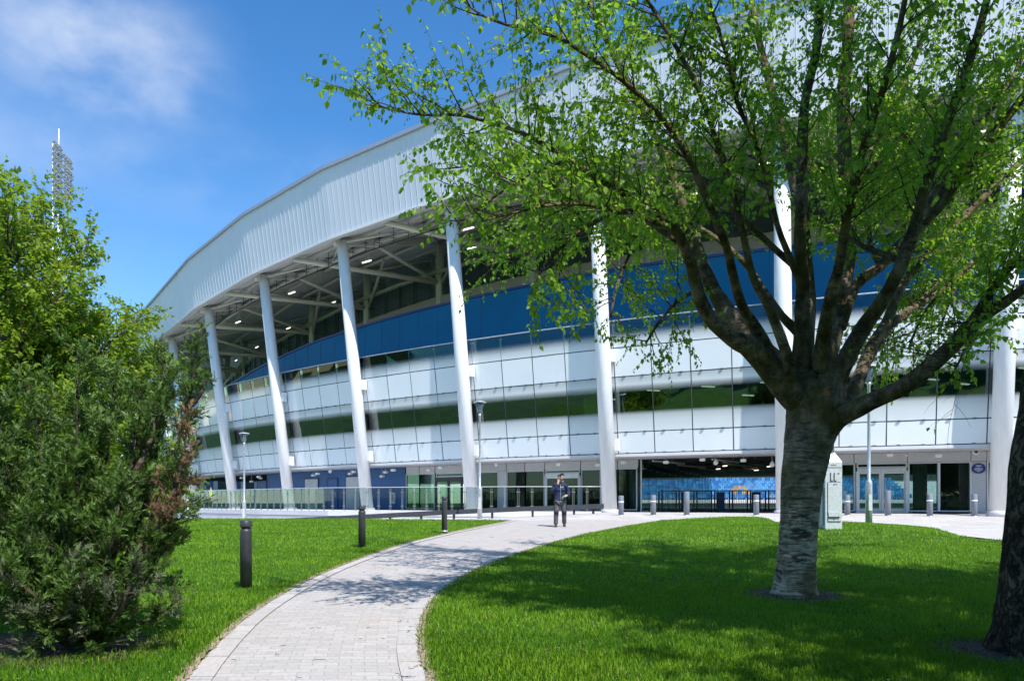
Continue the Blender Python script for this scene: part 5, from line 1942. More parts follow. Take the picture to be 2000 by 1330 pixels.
class Tree:
    """collects limbs, twigs and leaves of one tree"""
    def __init__(s):
        s.limbs, s.twigs = MB(), MB()
        s.lp, s.ld, s.ln = [], [], []

    def limb(s, pts, rads, n=10, wob=0.12):
        s.limbs.tube(pts, rads, n, True, wob=wob)

    def curve(s, p, d, L, n, bend, droop, jit):
        pts = [Vector(p)]
        d = Vector(d).normalized()
        for k in range(n):
            d = (d + rv() * jit + Vector((0, 0, bend - droop * (k / n))) / n).normalized()
            pts.append(pts[-1] + d * (L / n))
        return pts

    flat = False

    def twig(s, p, d, L, leafgap, ok=None, r=.0028):
        pts = s.curve(p, d, L, 4, 0.0, 1.3, .22)
        s.twigs.tube(pts, [r, r * .85, r * .7, r * .5, r * .3], 3, False)
        nl = max(2, int(L / leafgap))
        for k in range(nl):
            t = (k + .6 + random.uniform(-.3, .3)) / nl * 3.99
            j = min(3, int(t))
            q = pts[j].lerp(pts[j + 1], t - j)
            if ok and not ok(q): continue
            dd = (pts[j + 1] - pts[j]).normalized()
            side = dd.cross(rv()).normalized()
            s.lp.append(q)
            if s.flat:
                s.ld.append((dd * .5 + side * .9 + Vector((0, 0, -.25))).normalized())
                s.ln.append(rv() * .75 + Vector((0, 0, 1.0)))
            else:
                s.ld.append((dd * .3 + side * .7 + Vector((0, 0, -.75))).normalized())
                s.ln.append((side * .5 + rv() * .9 + Vector((0, 0, .35))))

    def secondary(s, p, d, L, r, leafgap=.045, twiggap=.11, tl=(.22, .5), ok=None, start=.2, droop=.7):
        n = 6
        pts = s.curve(p, d, L, n, .35, droop, .16)
        s.twigs.tube(pts, [r * (1 - .82 * k / n) for k in range(n + 1)], 5, False)
        nt_ = max(3, int(L / twiggap))
        for k in range(nt_):
            t = (start + (1 - start) * (k + random.random()) / nt_) * n
            j = min(n - 1, int(t))
            q = pts[j].lerp(pts[j + 1], t - j)
            dd = (pts[j + 1] - pts[j]).normalized()
            s.twig(q, dd * .7 + rv() * .75, random.uniform(*tl) * (1.1 - .4 * t / n), leafgap, ok)
        s.twig(pts[-1], (pts[-1] - pts[-2]), random.uniform(*tl), leafgap, ok)
        return pts

    def dress(s, pts, t0, gap, L, r, ang=(35, 70), up=.25, **kw):
        """secondary branches along a limb from fraction t0 on"""
        d = [0]
        for a, b in zip(pts[:-1], pts[1:]): d.append(d[-1] + (b - a).length)
        tot = d[-1]
        x = tot * t0
        while x < tot:
            j = max(i for i in range(len(d) - 1) if d[i] <= x)
            u = (x - d[j]) / max(1e-6, d[j + 1] - d[j])
            p = pts[j].lerp(pts[j + 1], u)
            tg = (pts[j + 1] - pts[j]).normalized()
            ax = tg.cross(rv()).normalized()
            dd = Matrix.Rotation(R(random.uniform(*ang)), 3, ax) @ tg
            dd = (dd + Vector((0, 0, up))).normalized()
            s.secondary(p, dd, random.uniform(*L) * (1.08 - .55 * x / tot), r, **kw)
            x += gap * random.uniform(.6, 1.4)

    def finish(s, root, bark, leaf, twig, lsize, wf=.78, leafname='crown', base=None):
        o = tuple(root.location)
        t = s.limbs.build('trunk', bark, root)
        if len(s.twigs.v): s.twigs.build('branches', twig, root)
        N = len(s.lp)
        ln = lsize * rng.uniform(.5, 1.25, N)
        c = scatter_cards(leafname, np.array([tuple(v) for v in s.lp]), np.array([tuple(v) for v in s.ld]), np.array([tuple(v) for v in s.ln]), ln, ln * wf, leaf, root, origin=o)
        return t, c, N


# ---- the big birch
TY = 10.1
tb = gpt(1553, 1166)
TY = tb.y


def tp_(px, py, dy=0.0):
    return ray(px, py, TY + dy)


K_ = TY / F
birch = thing('birch_tree', 'big many-limbed birch with banded grey bark and fresh leaves on the right lawn', 'tree', (tb.x, tb.y, tb.z))
bt = Tree()
trunk = [(1552, 1176, 48), (1553, 1160, 46), (1554, 1125, 44), (1556, 1075, 41), (1561, 1010, 41.5), (1567, 940, 45), (1576, 880, 50), (1586, 830, 57), (1592, 790, 62), (1598, 750, 58), (1602, 715, 40)]
def rough_tube(mb, pts, rads, n, step, amps, flare=0.0, zb=0.0):
    """a finely divided limb whose skin is pushed in and out: amps = [(strength, around, along)]"""
    P_, R_ = [], []
    for k in range(len(pts) - 1):
        m_ = max(1, int((pts[k + 1] - pts[k]).length / step))
        for j in range(m_):
            P_.append(pts[k].lerp(pts[k + 1], j / m_)); R_.append(rads[k] + (rads[k + 1] - rads[k]) * j / m_)
    P_.append(pts[-1]); R_.append(rads[-1])
    b0 = len(mb.v)
    mb.tube(P_, R_, n, True)
    for k in range(len(P_)):
        for j in range(n):
            v = mb.v[b0 + k * n + j]
            d = v - P_[k]
            s_ = 1.0
            for a_, ar, al in amps:
                q = Vector((d.x / R_[k] * ar, d.y / R_[k] * ar, v.z * al))
                s_ += a_ * mnoise.noise(q)
            if flare:
                hh = max(0.0, v.z - zb)
                an = math.atan2(d.y, d.x)
                s_ += flare * math.exp(-hh / .13) * (.55 + .6 * math.sin(an * 3 + 1.0) + .4 * math.sin(an * 5))
            mb.v[b0 + k * n + j] = P_[k] + d * s_


rough_tube(bt.limbs, [tp_(x, y) for x, y, r in trunk], [r * K_ * .87 for x, y, r in trunk], 72, .025, [(.05, 1.1, 1.3), (.035, 3.0, 3.0), (.022, 7.0, 16.0)], .26, tb.z)
bark_trunk = bt.limbs
bt.limbs = MB()
# limbs: photo outline x, y, half width and depth before or behind the trunk
LIMBS = [
    # outer left, sweeping out over the path
    ([(1578, 800, 34, 0), (1530, 750, 30, -.15), (1473, 684, 25, -.35), (1430, 660, 18, -.5), (1383, 616, 16, -.7), (1360, 560, 15, -.9), (1345, 500, 14, -1.1), (1318, 448, 12, -1.3), (1262, 405, 10, -1.5), (1190, 362, 8.5, -1.7), (1110, 312, 7, -1.9), (1040, 270, 5.5, -2.1), (978, 246, 4.5, -2.2), (903, 226, 3.6, -2.3), (850, 226, 3.0, -2.3), (800, 222, 2.4, -2.3), (755, 212, 1.9, -2.3), (715, 205, 1.4, -2.3)], .42),
    ([(1560, 770, 30, .1), (1511, 710, 27, .2), (1462, 661, 22, .4), (1420, 609, 19, .6), (1390, 560, 17, .8), (1362, 490, 15, 1.0), (1335, 410, 13, 1.2), (1305, 320, 11, 1.4), (1262, 233, 9.5, 1.5), (1210, 130, 8, 1.6), (1166, 38, 6.5, 1.7), (1130, -50, 5, 1.8), (1090, -150, 3, 1.9)], .45),
    ([(1500, 690, 18, .1), (1480, 650, 14, -.2), (1450, 598, 12, -.5), (1436, 555, 11, -.8), (1418, 480, 10, -1.1), (1385, 400, 9, -1.4), (1350, 320, 8, -1.7), (1300, 240, 7, -2.0), (1225, 165, 6, -2.3), (1147, 109, 5, -2.5), (1085, 72, 4.3, -2.6), (1010, 55, 3.5, -2.7), (940, 30, 2.6, -2.8), (895, -8, 2, -2.8)], .45),
    ([(1545, 740, 14, -.3), (1538, 700, 12, -.5), (1526, 661, 11, -.7), (1500, 598, 10, -.9), (1470, 540, 9, -1.1), (1452, 460, 8, -1.4), (1430, 370, 7.5, -1.6), (1400, 280, 7, -1.8), (1370, 190, 6, -2.0), (1325, 100, 5, -2.2), (1270, 10, 4, -2.3), (1220, -80, 3, -2.4)], .4),
    ([(1570, 690, 13, .4), (1558, 650, 11, .5), (1526, 616, 9, .6), (1488, 562, 8, .9), (1460, 520, 7, 1.2), (1405, 470, 6, 1.6), (1345, 440, 5.5, 2.0), (1267, 447, 5, 2.3), (1180, 452, 4.3, 2.6), (1090, 470, 3.4, 2.8), (1010, 500, 2.6, 3.0), (950, 520, 2, 3.1)], .45),
    ([(1360, 560, 9, -.9), (1335, 480, 8, -.6), (1290, 425, 7, -.2), (1235, 402, 6, .3), (1166, 372, 5, .8), (1090, 352, 4, 1.2), (1000, 330, 3.2, 1.6), (930, 325, 2.4, 1.9), (870, 330, 1.8, 2.1)], .3),
    ([(1318, 448, 8, -1.3), (1260, 428, 7, -1.6), (1204, 412, 6, -1.9), (1150, 400, 5, -2.2), (1080, 400, 4, -2.5), (1010, 415, 3, -2.8), (940, 432, 2, -3.0)], .25),
    # centre
    ([(1572, 770, 26, 0), (1567, 718, 21, -.1), (1566, 635, 17, -.3), (1568, 560, 16, -.5), (1562, 480, 15, -.7), (1566, 400, 14, -.8), (1567, 300, 13, -.9), (1572, 200, 11.5, -1.0), (1596, 90, 10, -1.1), (1602, -20, 8, -1.1), (1590, -140, 6, -1.2)], .5),
    ([(1598, 760, 30, .1), (1610, 711, 24, .2), (1632, 620, 21, .3), (1652, 530, 19, .4), (1658, 470, 18, .5), (1655, 400, 17.5, .6), (1650, 300, 16.5, .7), (1647, 200, 15.5, .8), (1655, 90, 14, .9), (1660, -30, 12, 1.0), (1668, -160, 9, 1.1)], .5),
    ([(1580, 740, 20, .4), (1575, 680, 17, .7), (1580, 590, 16, 1.0), (1574, 500, 14.5, 1.2), (1565, 420, 14, 1.4), (1545, 330, 12.5, 1.6), (1525, 240, 11, 1.8), (1500, 150, 9, 2.0), (1478, 60, 7.5, 2.2), (1462, -40, 6, 2.4)], .5),
    ([(1600, 745, 18, -.1), (1604, 690, 16, -.4), (1617, 605, 14, -.8), (1638, 520, 12, -1.2), (1652, 440, 11, -1.6), (1668, 350, 10, -2.0), (1700, 250, 9, -2.3), (1732, 150, 8, -2.6), (1760, 40, 7, -2.8), (1780, -70, 5, -3.0)], .45),
    ([(1568, 570, 9, -.5), (1545, 510, 8, -.7), (1518, 440, 7, -.9), (1500, 360, 6.5, -1.2), (1475, 280, 6, -1.5), (1440, 200, 5.5, -1.8), (1420, 110, 5, -2.0), (1390, 20, 4, -2.2), (1370, -70, 3, -2.4)], .35),
    # right
    ([(1625, 760, 24, -.1), (1655, 696, 19, -.3), (1689, 636, 17.5, -.5), (1725, 585, 16.5, -.7), (1755, 530, 15.5, -.9), (1776, 476, 15, -1.0), (1795, 415, 14, -1.1), (1812, 350, 13.5, -1.2), (1844, 256, 12, -1.3), (1886, 143, 10.5, -1.4), (1918, 38, 9, -1.5), (1940, -60, 7, -1.6)], .45),
    ([(1640, 640, 15, .2), (1670, 560, 13, .3), (1720, 520, 12.5, .3), (1755, 480, 12, .3), (1800, 440, 12.5, .2), (1838, 400, 12, .1), (1863, 365, 11.5, 0), (1920, 290, 10.5, -.2), (1976, 218, 9.5, -.4), (2060, 110, 8, -.6), (2140, 10, 6, -.8)], .45),
    ([(1640, 810, 20, .2), (1672, 752, 15, .5), (1700, 680, 12, .8), (1731, 630, 11, 1.1), (1761, 560, 10, 1.4), (1800, 506, 9.5, 1.7), (1851, 455, 8.5, 2.0), (1911, 395, 8, 2.3), (1990, 320, 7, 2.6), (2070, 250, 5, 2.8)], .4),
    ([(1680, 730, 11, .9), (1725, 657, 8, 1.2), (1761, 615, 7.5, 1.5), (1836, 570, 6.5, 1.9), (1881, 530, 6, 2.2), (1926, 491, 5.5, 2.5), (1998, 452, 5, 2.8), (2080, 430, 3.5, 3.0)], .3),
    ([(1606, 840, 36, -.1), (1636, 816, 24, -.25), (1700, 785, 20, -.5), (1775, 748, 18.5, -.8), (1851, 684, 17, -1.1), (1905, 628, 15.5, -1.3), (1960, 592, 13, -1.5), (2010, 556, 11, -1.7), (2090, 500, 8, -1.9)], .35),
    ([(1888, 648, 12, -1.2), (1925, 586, 10.5, -1.4), (1965, 530, 9.5, -1.6), (2005, 492, 8.5, -1.8), (2080, 420, 6, -2.0)], .2),
    ([(1760, 520, 9, -.9), (1800, 420, 8, -.6), (1850, 340, 7, -.2), (1905, 260, 6, .2), (1960, 180, 5, .5), (2010, 90, 4, .8)], .3),
    # drooping side branches low in the crown
    ([(1262, 405, 6, -1.5), (1180, 425, 5, -1.6), (1110, 470, 4, -1.7), (1060, 525, 3, -1.7), (1035, 575, 2, -1.7)], .15),
    ([(1267, 447, 5, 2.3), (1228, 500, 4, 2.2), (1205, 560, 3, 2.1), (1192, 620, 2, 2.0)], .15),
    ([(1390, 560, 6, .8), (1335, 580, 5, .5), (1290, 625, 3.5, .3), (1262, 670, 2, .2)], .2),
    ([(1110, 312, 4, -1.9), (1040, 340, 3.5, -2.2), (965, 385, 3, -2.4), (900, 440, 2, -2.5)], .15),
    ([(1761, 615, 5, 1.5), (1725, 660, 3.5, 1.7), (1700, 700, 2, 1.8)], .1),
    ([(1881, 530, 4, 2.2), (1850, 600, 3, 2.3), (1832, 660, 2, 2.3)], .1),
    ([(1926, 609, 6, -1.4), (1893, 670, 3.5, -1.6), (1866, 720, 2, -1.7)], .2),
    ([(1836, 570, 4, 1.9), (1800, 620, 3, 2.1), (1775, 680, 2, 2.2)], .1),
    ([(1655, 400, 9, .6), (1690, 320, 8, 1.0), (1735, 230, 7, 1.5), (1780, 130, 6, 1.9), (1820, 30, 5, 2.2), (1850, -60, 4, 2.4)], .3),
]


def leaf_ok(q):
    """no leaves low over the trunk or lawn"""
    h = q.z
    if abs(q.x - tb.x) < 1.2 and h < 4.1: return random.random() < .08
    if q.x < 1.5: return h > 3.25 + .16 * (1.5 - q.x)
    return h > 2.95


LIMB_PTS = []
for pts, t0 in LIMBS:
    P3 = [tp_(x, y, d) for x, y, r, d in pts]
    rr_ = [r * K_ * (TY + d) / TY * (.80 if y < 600 else .90) for x, y, r, d in pts]
    sm = [P3[0]]; sr = [rr_[0]]
    for k in range(len(P3) - 1):        # Catmull-Rom between the traced joints
        p0, p1, p2, p3 = P3[max(0, k - 1)], P3[k], P3[k + 1], P3[min(len(P3) - 1, k + 2)]
        for t in (.34, .67, 1.0):
            sm.append(.5 * ((2 * p1) + (p2 - p0) * t + (2 * p0 - 5 * p1 + 4 * p2 - p3) * t * t + (3 * p1 - p0 - 3 * p2 + p3) * t ** 3))
            sr.append(rr_[k] + (rr_[k + 1] - rr_[k]) * t)
    bt.limb(sm, sr, 12, .13)
    LIMB_PTS += [(v, r_) for v, r_ in zip(sm, sr) if 4.3 < v.z < 6.6 and r_ > .05]
    bt.dress(sm, t0, .092, (.55, 1.4), .010, ok=leaf_ok, leafgap=.04, twiggap=.10)
# limbs reaching away from the camera, which fill the back of the crown
random.seed(41)
for k in range(11):
    p, pr_ = random.choice(LIMB_PTS)
    az = R(20 + 140 * (k + .5) / 11)
    lp = bt.curve(p, Vector((math.cos(az) * 1.1, math.sin(az), .55 + .5 * random.random())), random.uniform(2.4, 3.8), 7, .3, .35, .14)
    bt.limb(lp, [min(.045, pr_ * .6) * (1 - .9 * q / 7) + .003 for q in range(8)], 7)
    bt.dress(lp, .2, .095, (.5, 1.2), .009, ok=leaf_ok, leafgap=.042, twiggap=.10)
bt.limbs.build('limbs', M['birch_bark'], birch)
bt.limbs = bark_trunk
_, _, N = bt.finish(birch, M['birch_bark'], M['birch_leaf'], M['twig'], .074, .82)
print('birch leaves', N)
soil_ring('soil', tb.x + .02, tb.y + .05, .74)


# ---- a generic broad tree with its own crown
def broad_tree(name, label, cat, loc, H, spread, leafsize, seed, limbs=9, gap=.34, lean=(0, 0), bark=None, leaf=None, crown0=.25, stems=1, leafgap=.06, group=None, L2=(.8, 1.8), twiggap=.16):
    random.seed(seed)
    root = thing(name, label, cat, loc, 0, group)
    o = Vector(loc)
    t = Tree()
    t.flat = True
    for s_ in range(stems):
        a = random.uniform(0, 6.28)
        d = Vector((lean[0] + (.16 * math.cos(a) if stems > 1 else 0), lean[1] + (.16 * math.sin(a) if stems > 1 else 0), 1))
        pts = t.curve(o + Vector((.15 * math.cos(a), .15 * math.sin(a), -.2)) * (1 if stems > 1 else 0) + Vector((0, 0, -.15)), d, H * .93, 9, .15, 0, .07)
        r0 = .028 * H / (1 + .35 * (stems - 1))
        t.limb(pts, [r0 * (1.25 if k == 0 else 1) * (1 - .9 * k / 9) + .008 for k in range(10)], 12)
        for k in range(limbs):
            f = crown0 + (.96 - crown0) * (k + random.random() * .8) / limbs
            j = min(8, int(f * 9))
            p = pts[j].lerp(pts[j + 1], f * 9 - j)
            az = k * 2.4 + random.uniform(-.4, .4) + s_
            L = spread * (1.15 - .75 * max(0, (f - .35) / .65) ** 1.5) * random.uniform(.75, 1.15)
            if f < .4: L *= .85
            dd = Vector((math.cos(az), math.sin(az), .35 + .8 * f))
            lp = t.curve(p, dd, L, 6, .35, .25, .12)
            rr0 = r0 * (1 - .85 * f) * .55 + .012
            t.limb(lp, [rr0 * (1 - .85 * q / 6) + .003 for q in range(7)], 7)
            t.dress(lp, .18, gap, L2, .012, leafgap=leafgap, twiggap=twiggap, tl=(.3, .6))
    t.finish(root, bark or M['limb_bark'], leaf or M['spring_leaf'], M['twig'], leafsize)
    return root, len(t.lp)


lt, n1 = broad_tree('maple_tree', 'tall bright green tree behind the juniper at the left edge', 'tree', tuple(Vector((-12.9, 18.3, .3))), 8.9, 3.5, .135, 21, limbs=18, stems=2, gap=.14, crown0=.10, twiggap=.105, leafgap=.05)
lt2, n2 = broad_tree('maple_tree', 'lower rounded bright green tree between the tall left tree and the stand', 'tree', tuple(Vector((-12.0, 20.6, .3))), 6.9, 2.9, .135, 5, limbs=18, stems=2, gap=.14, crown0=.05, twiggap=.105, leafgap=.05)
print('left trees', n1, n2)
# trunk of the pine-barked tree at the right edge; its crown stands above the frame
rt = gpt(2012, 1282)
random.seed(3)
rtree = thing('rough_bark_tree', 'dark rough furrowed trunk cut by the right edge', 'tree', (rt.x, rt.y, rt.z))
t = Tree()
zt_ = Vector((rt.x, rt.y, rt.z))
tr_pts = [zt_ + Vector((0, 0, -.2)), zt_ + Vector((.0, 0, .0)), zt_ + Vector((.03, 0, .25)), zt_ + Vector((.06, .0, .9)), zt_ + Vector((.12, 0, 1.7)), zt_ + Vector((.24, .02, 2.5)), zt_ + Vector((.42, .02, 3.3)), zt_ + Vector((.85, .1, 5)), zt_ + Vector((1.3, .2, 7.5)), zt_ + Vector((1.5, .2, 10.5))]
rough_tube(t.limbs, tr_pts, [.34, .33, .305, .275, .26, .25, .235, .2, .13, .03], 84, .03, [(.05, 1.0, 1.2), (.075, 5.5, 1.6), (.03, 12.0, 6.0)], .2, zt_.z)
t.flat = True
for k in range(12):
    f = k / 11
    p = zt_ + Vector((1.35, .1, 7.2 + 3.4 * f))
    az = k * 2.4
    lp = t.curve(p, Vector((math.cos(az), math.sin(az), .35)), 4.2 * (1 - .45 * f), 6, .25, .1, .12)
    t.limb(lp, [.06 * (1 - .85 * q / 6) + .004 for q in range(7)], 7)
    t.dress(lp, .15, .20, (.8, 1.7), .012, leafgap=.06, twiggap=.12, tl=(.3, .6))
t.finish(rtree, M['rough_bark'], M['birch_leaf'], M['twig'], .15)
soil_ring('soil', rt.x - .25, rt.y + .05, .62)

# trees behind and beside the camera: they shade the lawn and show in the glass
st_, n3 = broad_tree('lime_tree', 'leafy tree right of the camera shading the near lawn', 'tree', (6.3, 3.3, .1), 11.4, 4.5, .17, 31, limbs=24, gap=.20, crown0=.56, leaf=M['birch_leaf'], leafgap=.07, twiggap=.13)
c = dup(st_)
c.location = (10.6, 5.6, .15); c.rotation_euler = (0, 0, 2.1)
c['label'] = 'second leafy tree out to the right shading the far lawn corner'
c = dup(st_)
c.location = (7.4, .3, .0); c.rotation_euler = (0, 0, 4.0)
c['label'] = 'third leafy tree to the right of the camera shading the nearest grass'
for k, (x, y, rz, s_) in enumerate(((-14, -13, 1, 1.0), (-7, -17, 2, 1.2), (1, -16, 3, 1.1), (9, -18, .5, 1.3), (17, -14, 4, 1.15), (25, -11, 5, 1.2), (31, -4, 2.5, 1.3), (-22, -9, 2.2, 1.1), (-3, -22, 4.4, 1.3), (5, -24, 1.4, 1.3), (13, -22, 3.3, 1.4), (21, -19, .2, 1.3), (-11, -21, 5.5, 1.3))):
    c = dup(lt)
    c.location = (x, y, hgt(x, y)); c.rotation_euler = (0, 0, rz); c.scale = (s_, s_, s_)
    tag(c, 'leafy tree on the bank behind the camera', 'tree', 'trees on the bank behind the camera')

# ---- juniper at the left
random.seed(12)
jb = gpt(165, 1262)
jun = thing('juniper_bush', 'big shaggy dark juniper with bare stems and dry brown sprays on the left lawn', 'bush', (jb.x, jb.y, jb.z))
jt = MB()
SP = {'g': [[], [], []], 'd': [[], [], []], 's': [[], [], []]}


JT = {'g': [], 'd': [], 's': []}


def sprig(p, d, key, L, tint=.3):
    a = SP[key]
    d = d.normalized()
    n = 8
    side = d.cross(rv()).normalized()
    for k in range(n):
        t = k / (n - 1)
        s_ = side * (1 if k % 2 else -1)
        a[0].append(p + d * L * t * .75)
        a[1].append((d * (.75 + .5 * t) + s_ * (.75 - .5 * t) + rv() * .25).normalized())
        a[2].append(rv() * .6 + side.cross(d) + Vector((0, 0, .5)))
        JT[key].append(tint + .25 * t + random.uniform(-.1, .1))  # paler tips: new growth, with the look of sunlit tufts put into the tint


def jbranch(p, d, L, key, r, dens=1.0, sub=True):
    n = 5
    pts = [Vector(p)]
    d = Vector(d).normalized()
    for k in range(n):
        d = (d + rv() * .16 + Vector((0, 0, .10))).normalized()
        pts.append(pts[-1] + d * L / n)
    jt.tube(pts, [r * (1 - .8 * k / n) for k in range(n + 1)], 4, False)
    tn = random.uniform(0, .4)
    for k in range(int(L / .017 * dens)):
        t = random.random() ** .7 * n
        j = min(n - 1, int(t))
        q = pts[j].lerp(pts[j + 1], t - j) + rv() * .035
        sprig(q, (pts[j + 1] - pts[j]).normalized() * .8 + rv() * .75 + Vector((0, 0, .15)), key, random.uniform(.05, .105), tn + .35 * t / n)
    if sub:
        for k in range(int(L / .11)):
            t = (.2 + .8 * random.random()) * n
            j = min(n - 1, int(t))
            q = pts[j].lerp(pts[j + 1], t - j)
            jbranch(q, (pts[j + 1] - pts[j]).normalized() + rv() * .8 + Vector((0, 0, .25)), L * random.uniform(.3, .55), key, r * .5, dens, False)


def jst(px, py, dy=0.0):
    return ray(px, py, jb.y + dy)


# stems traced from base to tip: photo x, y, depth offset; from which fraction they carry sprays; spray kind
JS = [([(150, 1250, 0), (120, 1120, .1), (90, 950, .2), (70, 820, .2), (55, 745, .2)], .12, 'g', .42),
      ([(165, 1250, 0), (160, 1080, -.2), (150, 900, -.3), (150, 780, -.3), (155, 690, -.2)], .15, 'g', .45),
      ([(175, 1250, .1), (190, 1100, .3), (205, 950, .5), (215, 820, .5), (225, 730, .5)], .18, 'g', .45),
      ([(180, 1250, 0), (215, 1120, -.1), (245, 980, -.2), (265, 850, -.2), (275, 760, -.1)], .3, 'g', .40),
      ([(140, 1250, -.1), (80, 1150, -.4), (30, 1000, -.5), (10, 880, -.5), (-5, 800, -.4)], .15, 'g', .45),
      ([(135, 1250, .2), (50, 1130, .4), (-30, 980, .5), (-60, 860, .5), (-70, 770, .5)], .2, 'g', .5),
      ([(185, 1250, 0), (240, 1110, .1), (285, 990, .2), (310, 870, .2), (318, 770, .2), (322, 690, .2)], .42, 'g', .36),
      ([(190, 1250, .1), (250, 1120, .0), (310, 980, -.1), (350, 860, -.1), (372, 780, -.1), (382, 700, -.1), (386, 668, -.1)], .70, 'g', .30),
      ([(195, 1245, 0), (260, 1130, -.2), (320, 1010, -.3), (350, 930, -.3), (362, 860, -.25), (370, 815, -.2)], .40, 'd', .28),
      ([(195, 1245, .1), (270, 1140, .1), (320, 1060, .1), (345, 980, .1), (352, 910, .1)], .35, 'g', .30),
      ([(150, 1250, -.2), (140, 1130, -.5), (120, 1000, -.6), (115, 900, -.6)], .08, 'g', .42),
      ([(170, 1250, -.2), (195, 1140, -.5), (225, 1030, -.6), (240, 940, -.6)], .08, 'g', .40),
      ([(150, 1255, -.2), (100, 1190, -.6), (40, 1140, -.8), (-20, 1100, -.8)], .1, 's', .34),
      ([(165, 1255, -.3), (160, 1200, -.6), (150, 1150, -.75), (140, 1100, -.8)], .0, 's', .34),
      ([(180, 1255, -.2), (220, 1210, -.6), (250, 1160, -.7), (262, 1100, -.7)], .05, 's', .34),
      ([(190, 1255, -.1), (250, 1225, -.3), (305, 1205, -.35), (352, 1168, -.35)], .50, 's', .24),
      ([(130, 1255, -.2), (60, 1220, -.6), (0, 1190, -.7)], .0, 's', .34),
      ([(195, 1240, 0), (255, 1170, .0), (300, 1110, .0), (330, 1040, .0)], .45, 'g', .30),
      ([(120, 1250, 0), (40, 1180, 0), (-30, 1080, 0), (-60, 980, 0)], .1, 'g', .45),
      ([(372, 790, -.1), (392, 770, -.1), (404, 740, -.1)], .3, 'g', .18),
      ([(262, 930, -.2), (300, 850, -.1), (305, 780, 0)], .2, 'g', .3)]
for pts, t0, key, bl in JS:
    P3 = smooth_line([jst(*p) for p in pts], 22)
    r0 = .035
    jt.tube(P3, [r0 * (1 - .85 * k / 21) + .002 for k in range(22)], 7, False)
    tot = 21
    L = sum((b - a).length for a, b in zip(P3[:-1], P3[1:]))
    nb_ = int(L * (1 - t0) / .046)
    for k in range(nb_):
        t = (t0 + (1 - t0) * (k + random.random()) / nb_) * tot
        j = min(20, int(t))
        q = P3[j].lerp(P3[j + 1], t - j)
        tg = (P3[j + 1] - P3[j]).normalized()
        f = t / tot
        L_ = bl * (1.1 - .62 * max(0, f - .45) / .55) * random.uniform(.6, 1.15)
        kk = key
        if key == 's' and random.random() < .5: kk = 'g'
        if key == 'd' and random.random() < .6: kk = 'g'
        jbranch(q, tg * .7 + rv() * .8, L_, kk, .006)
jt.build('stems', M['limb_bark'], jun)
for key, nm, mm in (('g', 'foliage', M['juniper']), ('d', 'dry_foliage', M['juniper_dry']), ('s', 'grey_foliage', M['juniper_grey'])):
    a = SP[key]
    N = len(a[0])
    ln = rng.uniform(.024, .05, N)
    ob = scatter_cards(nm, np.array([tuple(v) for v in a[0]]), np.array([tuple(v) for v in a[1]]), np.array([tuple(v) for v in a[2]]), ln, ln * .27, mm, jun, tmpl=np.array([(-.3, 0, 0), (.3, 0, 0), (.42, .55, .05), (0, 1, 0), (-.42, .55, .05)], np.float32), faces=[(0, 1, 2, 3, 4)], origin=tuple(jun.location), tint=np.clip(JT[key], 0, 1))
    if key == 'd': ob['label'] = 'dry brown sprays'
    if key == 's': ob['label'] = 'pale grey-green lower sprays'
    print('juniper', key, N)
soil_ring('soil', jb.x + .1, jb.y - .12, .8)
soil_ring('soil', jb.x - .7, jb.y - .05, .7)


# ---- grass
def grass(name, poly, zones, holes):
    pos_, d_, n_, l_, w_, t_ = [], [], [], [], [], []
    poly = [tuple(p) for p in poly]
    for (y0, y1, dens, wid, hl, fx) in zones:
        x0, x1 = -fx * y1, fx * y1
        A_ = (x1 - x0) * (y1 - y0)
        n = int(A_ * dens)
        x = rng.uniform(x0, x1, n); y = rng.uniform(y0, y1, n)
        keep = in_poly(x, y, poly) & (np.abs(x) < fx * y + .3)
        for hx, hy_, hr in holes:
            keep &= ((x - hx) ** 2 + (y - hy_) ** 2) > (hr * rng.uniform(.55, 1.15, n)) ** 2
        x = x[keep]; y = y[keep]
        z = np.array([hgt(a, b) for a, b in zip(x, y)]) + .015
        n = len(x)
        cl = np.array([mnoise.noise(Vector((a * .9, b * .9, 0))) + .6 * mnoise.noise(Vector((a * 4.2, b * 4.2, 3))) for a, b in zip(x, y)])
        pos_.append(np.stack([x, y, z], 1))
        az = rng.uniform(0, 2 * np.pi, n); le_ = rng.uniform(.1, .75, n)
        d_.append(np.stack([np.cos(az) * le_, np.sin(az) * le_, np.ones(n)], 1))
        n_.append(rng.normal(0, 1, (n, 3)))
        l_.append(hl * rng.uniform(.55, 1.2, n) * (1 + .35 * cl)); w_.append(wid * rng.uniform(.7, 1.3, n))
        tt_ = np.clip(.45 + .5 * cl + rng.normal(0, .2, n), 0, .92)
        tt_[rng.random(n) < .022] = 1.0
        t_.append(tt_)
    ob = scatter_cards(name, np.concatenate(pos_), np.concatenate(d_), np.concatenate(n_), np.concatenate(l_), np.concatenate(w_), M['grass'],
                       tmpl=np.array([(-.5, 0, 0), (.5, 0, 0), (.3, .6, .06), (0, 1, .22), (-.3, .6, .06)], np.float32), faces=[(0, 1, 2, 3, 4)], tint=np.concatenate(t_), kind='stuff')
    print(name, len(ob.data.polygons))


Z = [(3.6, 7.5, 3600, .0064, .074, 1.1), (7.5, 11, 1900, .009, .064, 1.0), (11, 17, 900, .013, .06, .95), (17, 31, 420, .021, .058, .95)]
holes = [(tb.x + .02, tb.y + .05, .76), (rt.x - .25, rt.y + .05, .58), (jb.x + .1, jb.y - .12, .75), (jb.x - .7, jb.y - .05, .65)]
grass('grass', left_lawn, Z, holes)
grass('grass', right_lawn, Z, holes)
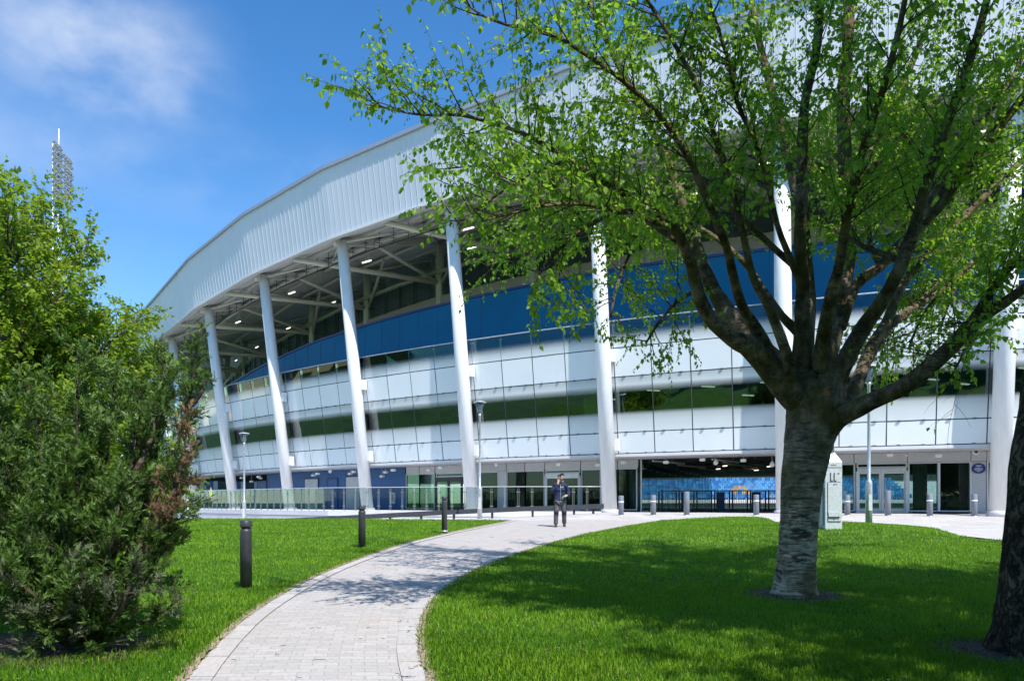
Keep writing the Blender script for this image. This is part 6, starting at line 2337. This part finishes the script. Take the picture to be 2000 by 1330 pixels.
# taller ragged tufts against the trunk feet and along the path edge
ex, ey = [], []
for line, other in ((fine_l, fine_r), (fine_r, fine_l)):
    for k in range(0, 400):
        if line[k].y > 22: continue
        for _ in range(14):
            o_ = (line[k] - other[k]).normalized() * random.uniform(.0, .10)
            ex.append(line[k].x + o_.x + random.uniform(-.04, .04)); ey.append(line[k].y + o_.y + random.uniform(-.04, .04))
for (cx_, cy_, r_) in ((tb.x, tb.y, .42), (rt.x, rt.y, .45)):
    for _ in range(500):
        a = random.uniform(0, 6.28); r2 = r_ * random.uniform(1.5, 2.1)
        ex.append(cx_ + r2 * math.cos(a)); ey.append(cy_ + r2 * math.sin(a))
n = len(ex)
pz_ = np.array([hgt(a, b) for a, b in zip(ex, ey)]) + .012
az = rng.uniform(0, 2 * np.pi, n); le_ = rng.uniform(.2, 1.0, n)
scatter_cards('grass', np.stack([ex, ey, pz_], 1), np.stack([np.cos(az) * le_, np.sin(az) * le_, np.ones(n)], 1), rng.normal(0, 1, (n, 3)), rng.uniform(.035, .09, n), rng.uniform(.004, .009, n), M['grass'],
              tmpl=np.array([(-.5, 0, 0), (.5, 0, 0), (.3, .6, .06), (0, 1, .22), (-.3, .6, .06)], np.float32), faces=[(0, 1, 2, 3, 4)], kind='stuff')

# daisies and fallen petals on the lawns, dead leaves under the trees
dp, dd_, dn_ = [], [], []
for _ in range(420):
    y = 5.2 + 17 * random.random() ** 1.5; x = random.uniform(-.72, .72) * y
    if not (in_poly(np.array([x]), np.array([y]), [tuple(p) for p in right_lawn])[0] or in_poly(np.array([x]), np.array([y]), [tuple(p) for p in left_lawn])[0]): continue
    dp.append((x, y, hgt(x, y) + random.uniform(.045, .075))); a = random.uniform(0, 6.28)
    dd_.append((math.cos(a), math.sin(a), .1)); dn_.append((0, 0, 1))
scatter_cards('petals', dp, dd_, dn_, rng.uniform(.012, .024, len(dp)), rng.uniform(.012, .022, len(dp)), mat('petal', (0.62, 0.64, 0.55), .6), kind='stuff')
dp, dd_, dn_ = [], [], []
for cx_, cy_, r_, n_ in ((tb.x, tb.y, .55, 90), (rt.x - .3, rt.y, .65, 160), (jb.x, jb.y - .1, .95, 160), (2.5, 8.5, 3.0, 60)):
    for _ in range(n_):
        a = random.uniform(0, 6.28); r2 = r_ * math.sqrt(random.random())
        x, y = cx_ + r2 * math.cos(a), cy_ + r2 * math.sin(a)
        dp.append((x, y, hgt(x, y) + random.uniform(.04, .06))); b_ = random.uniform(0, 6.28)
        dd_.append((math.cos(b_), math.sin(b_), random.uniform(-.1, .3))); dn_.append((random.uniform(-.4, .4), random.uniform(-.4, .4), 1))
scatter_cards('dead_leaves', dp, dd_, dn_, rng.uniform(.03, .07, len(dp)), rng.uniform(.02, .05, len(dp)), M['juniper_dry'], kind='stuff')
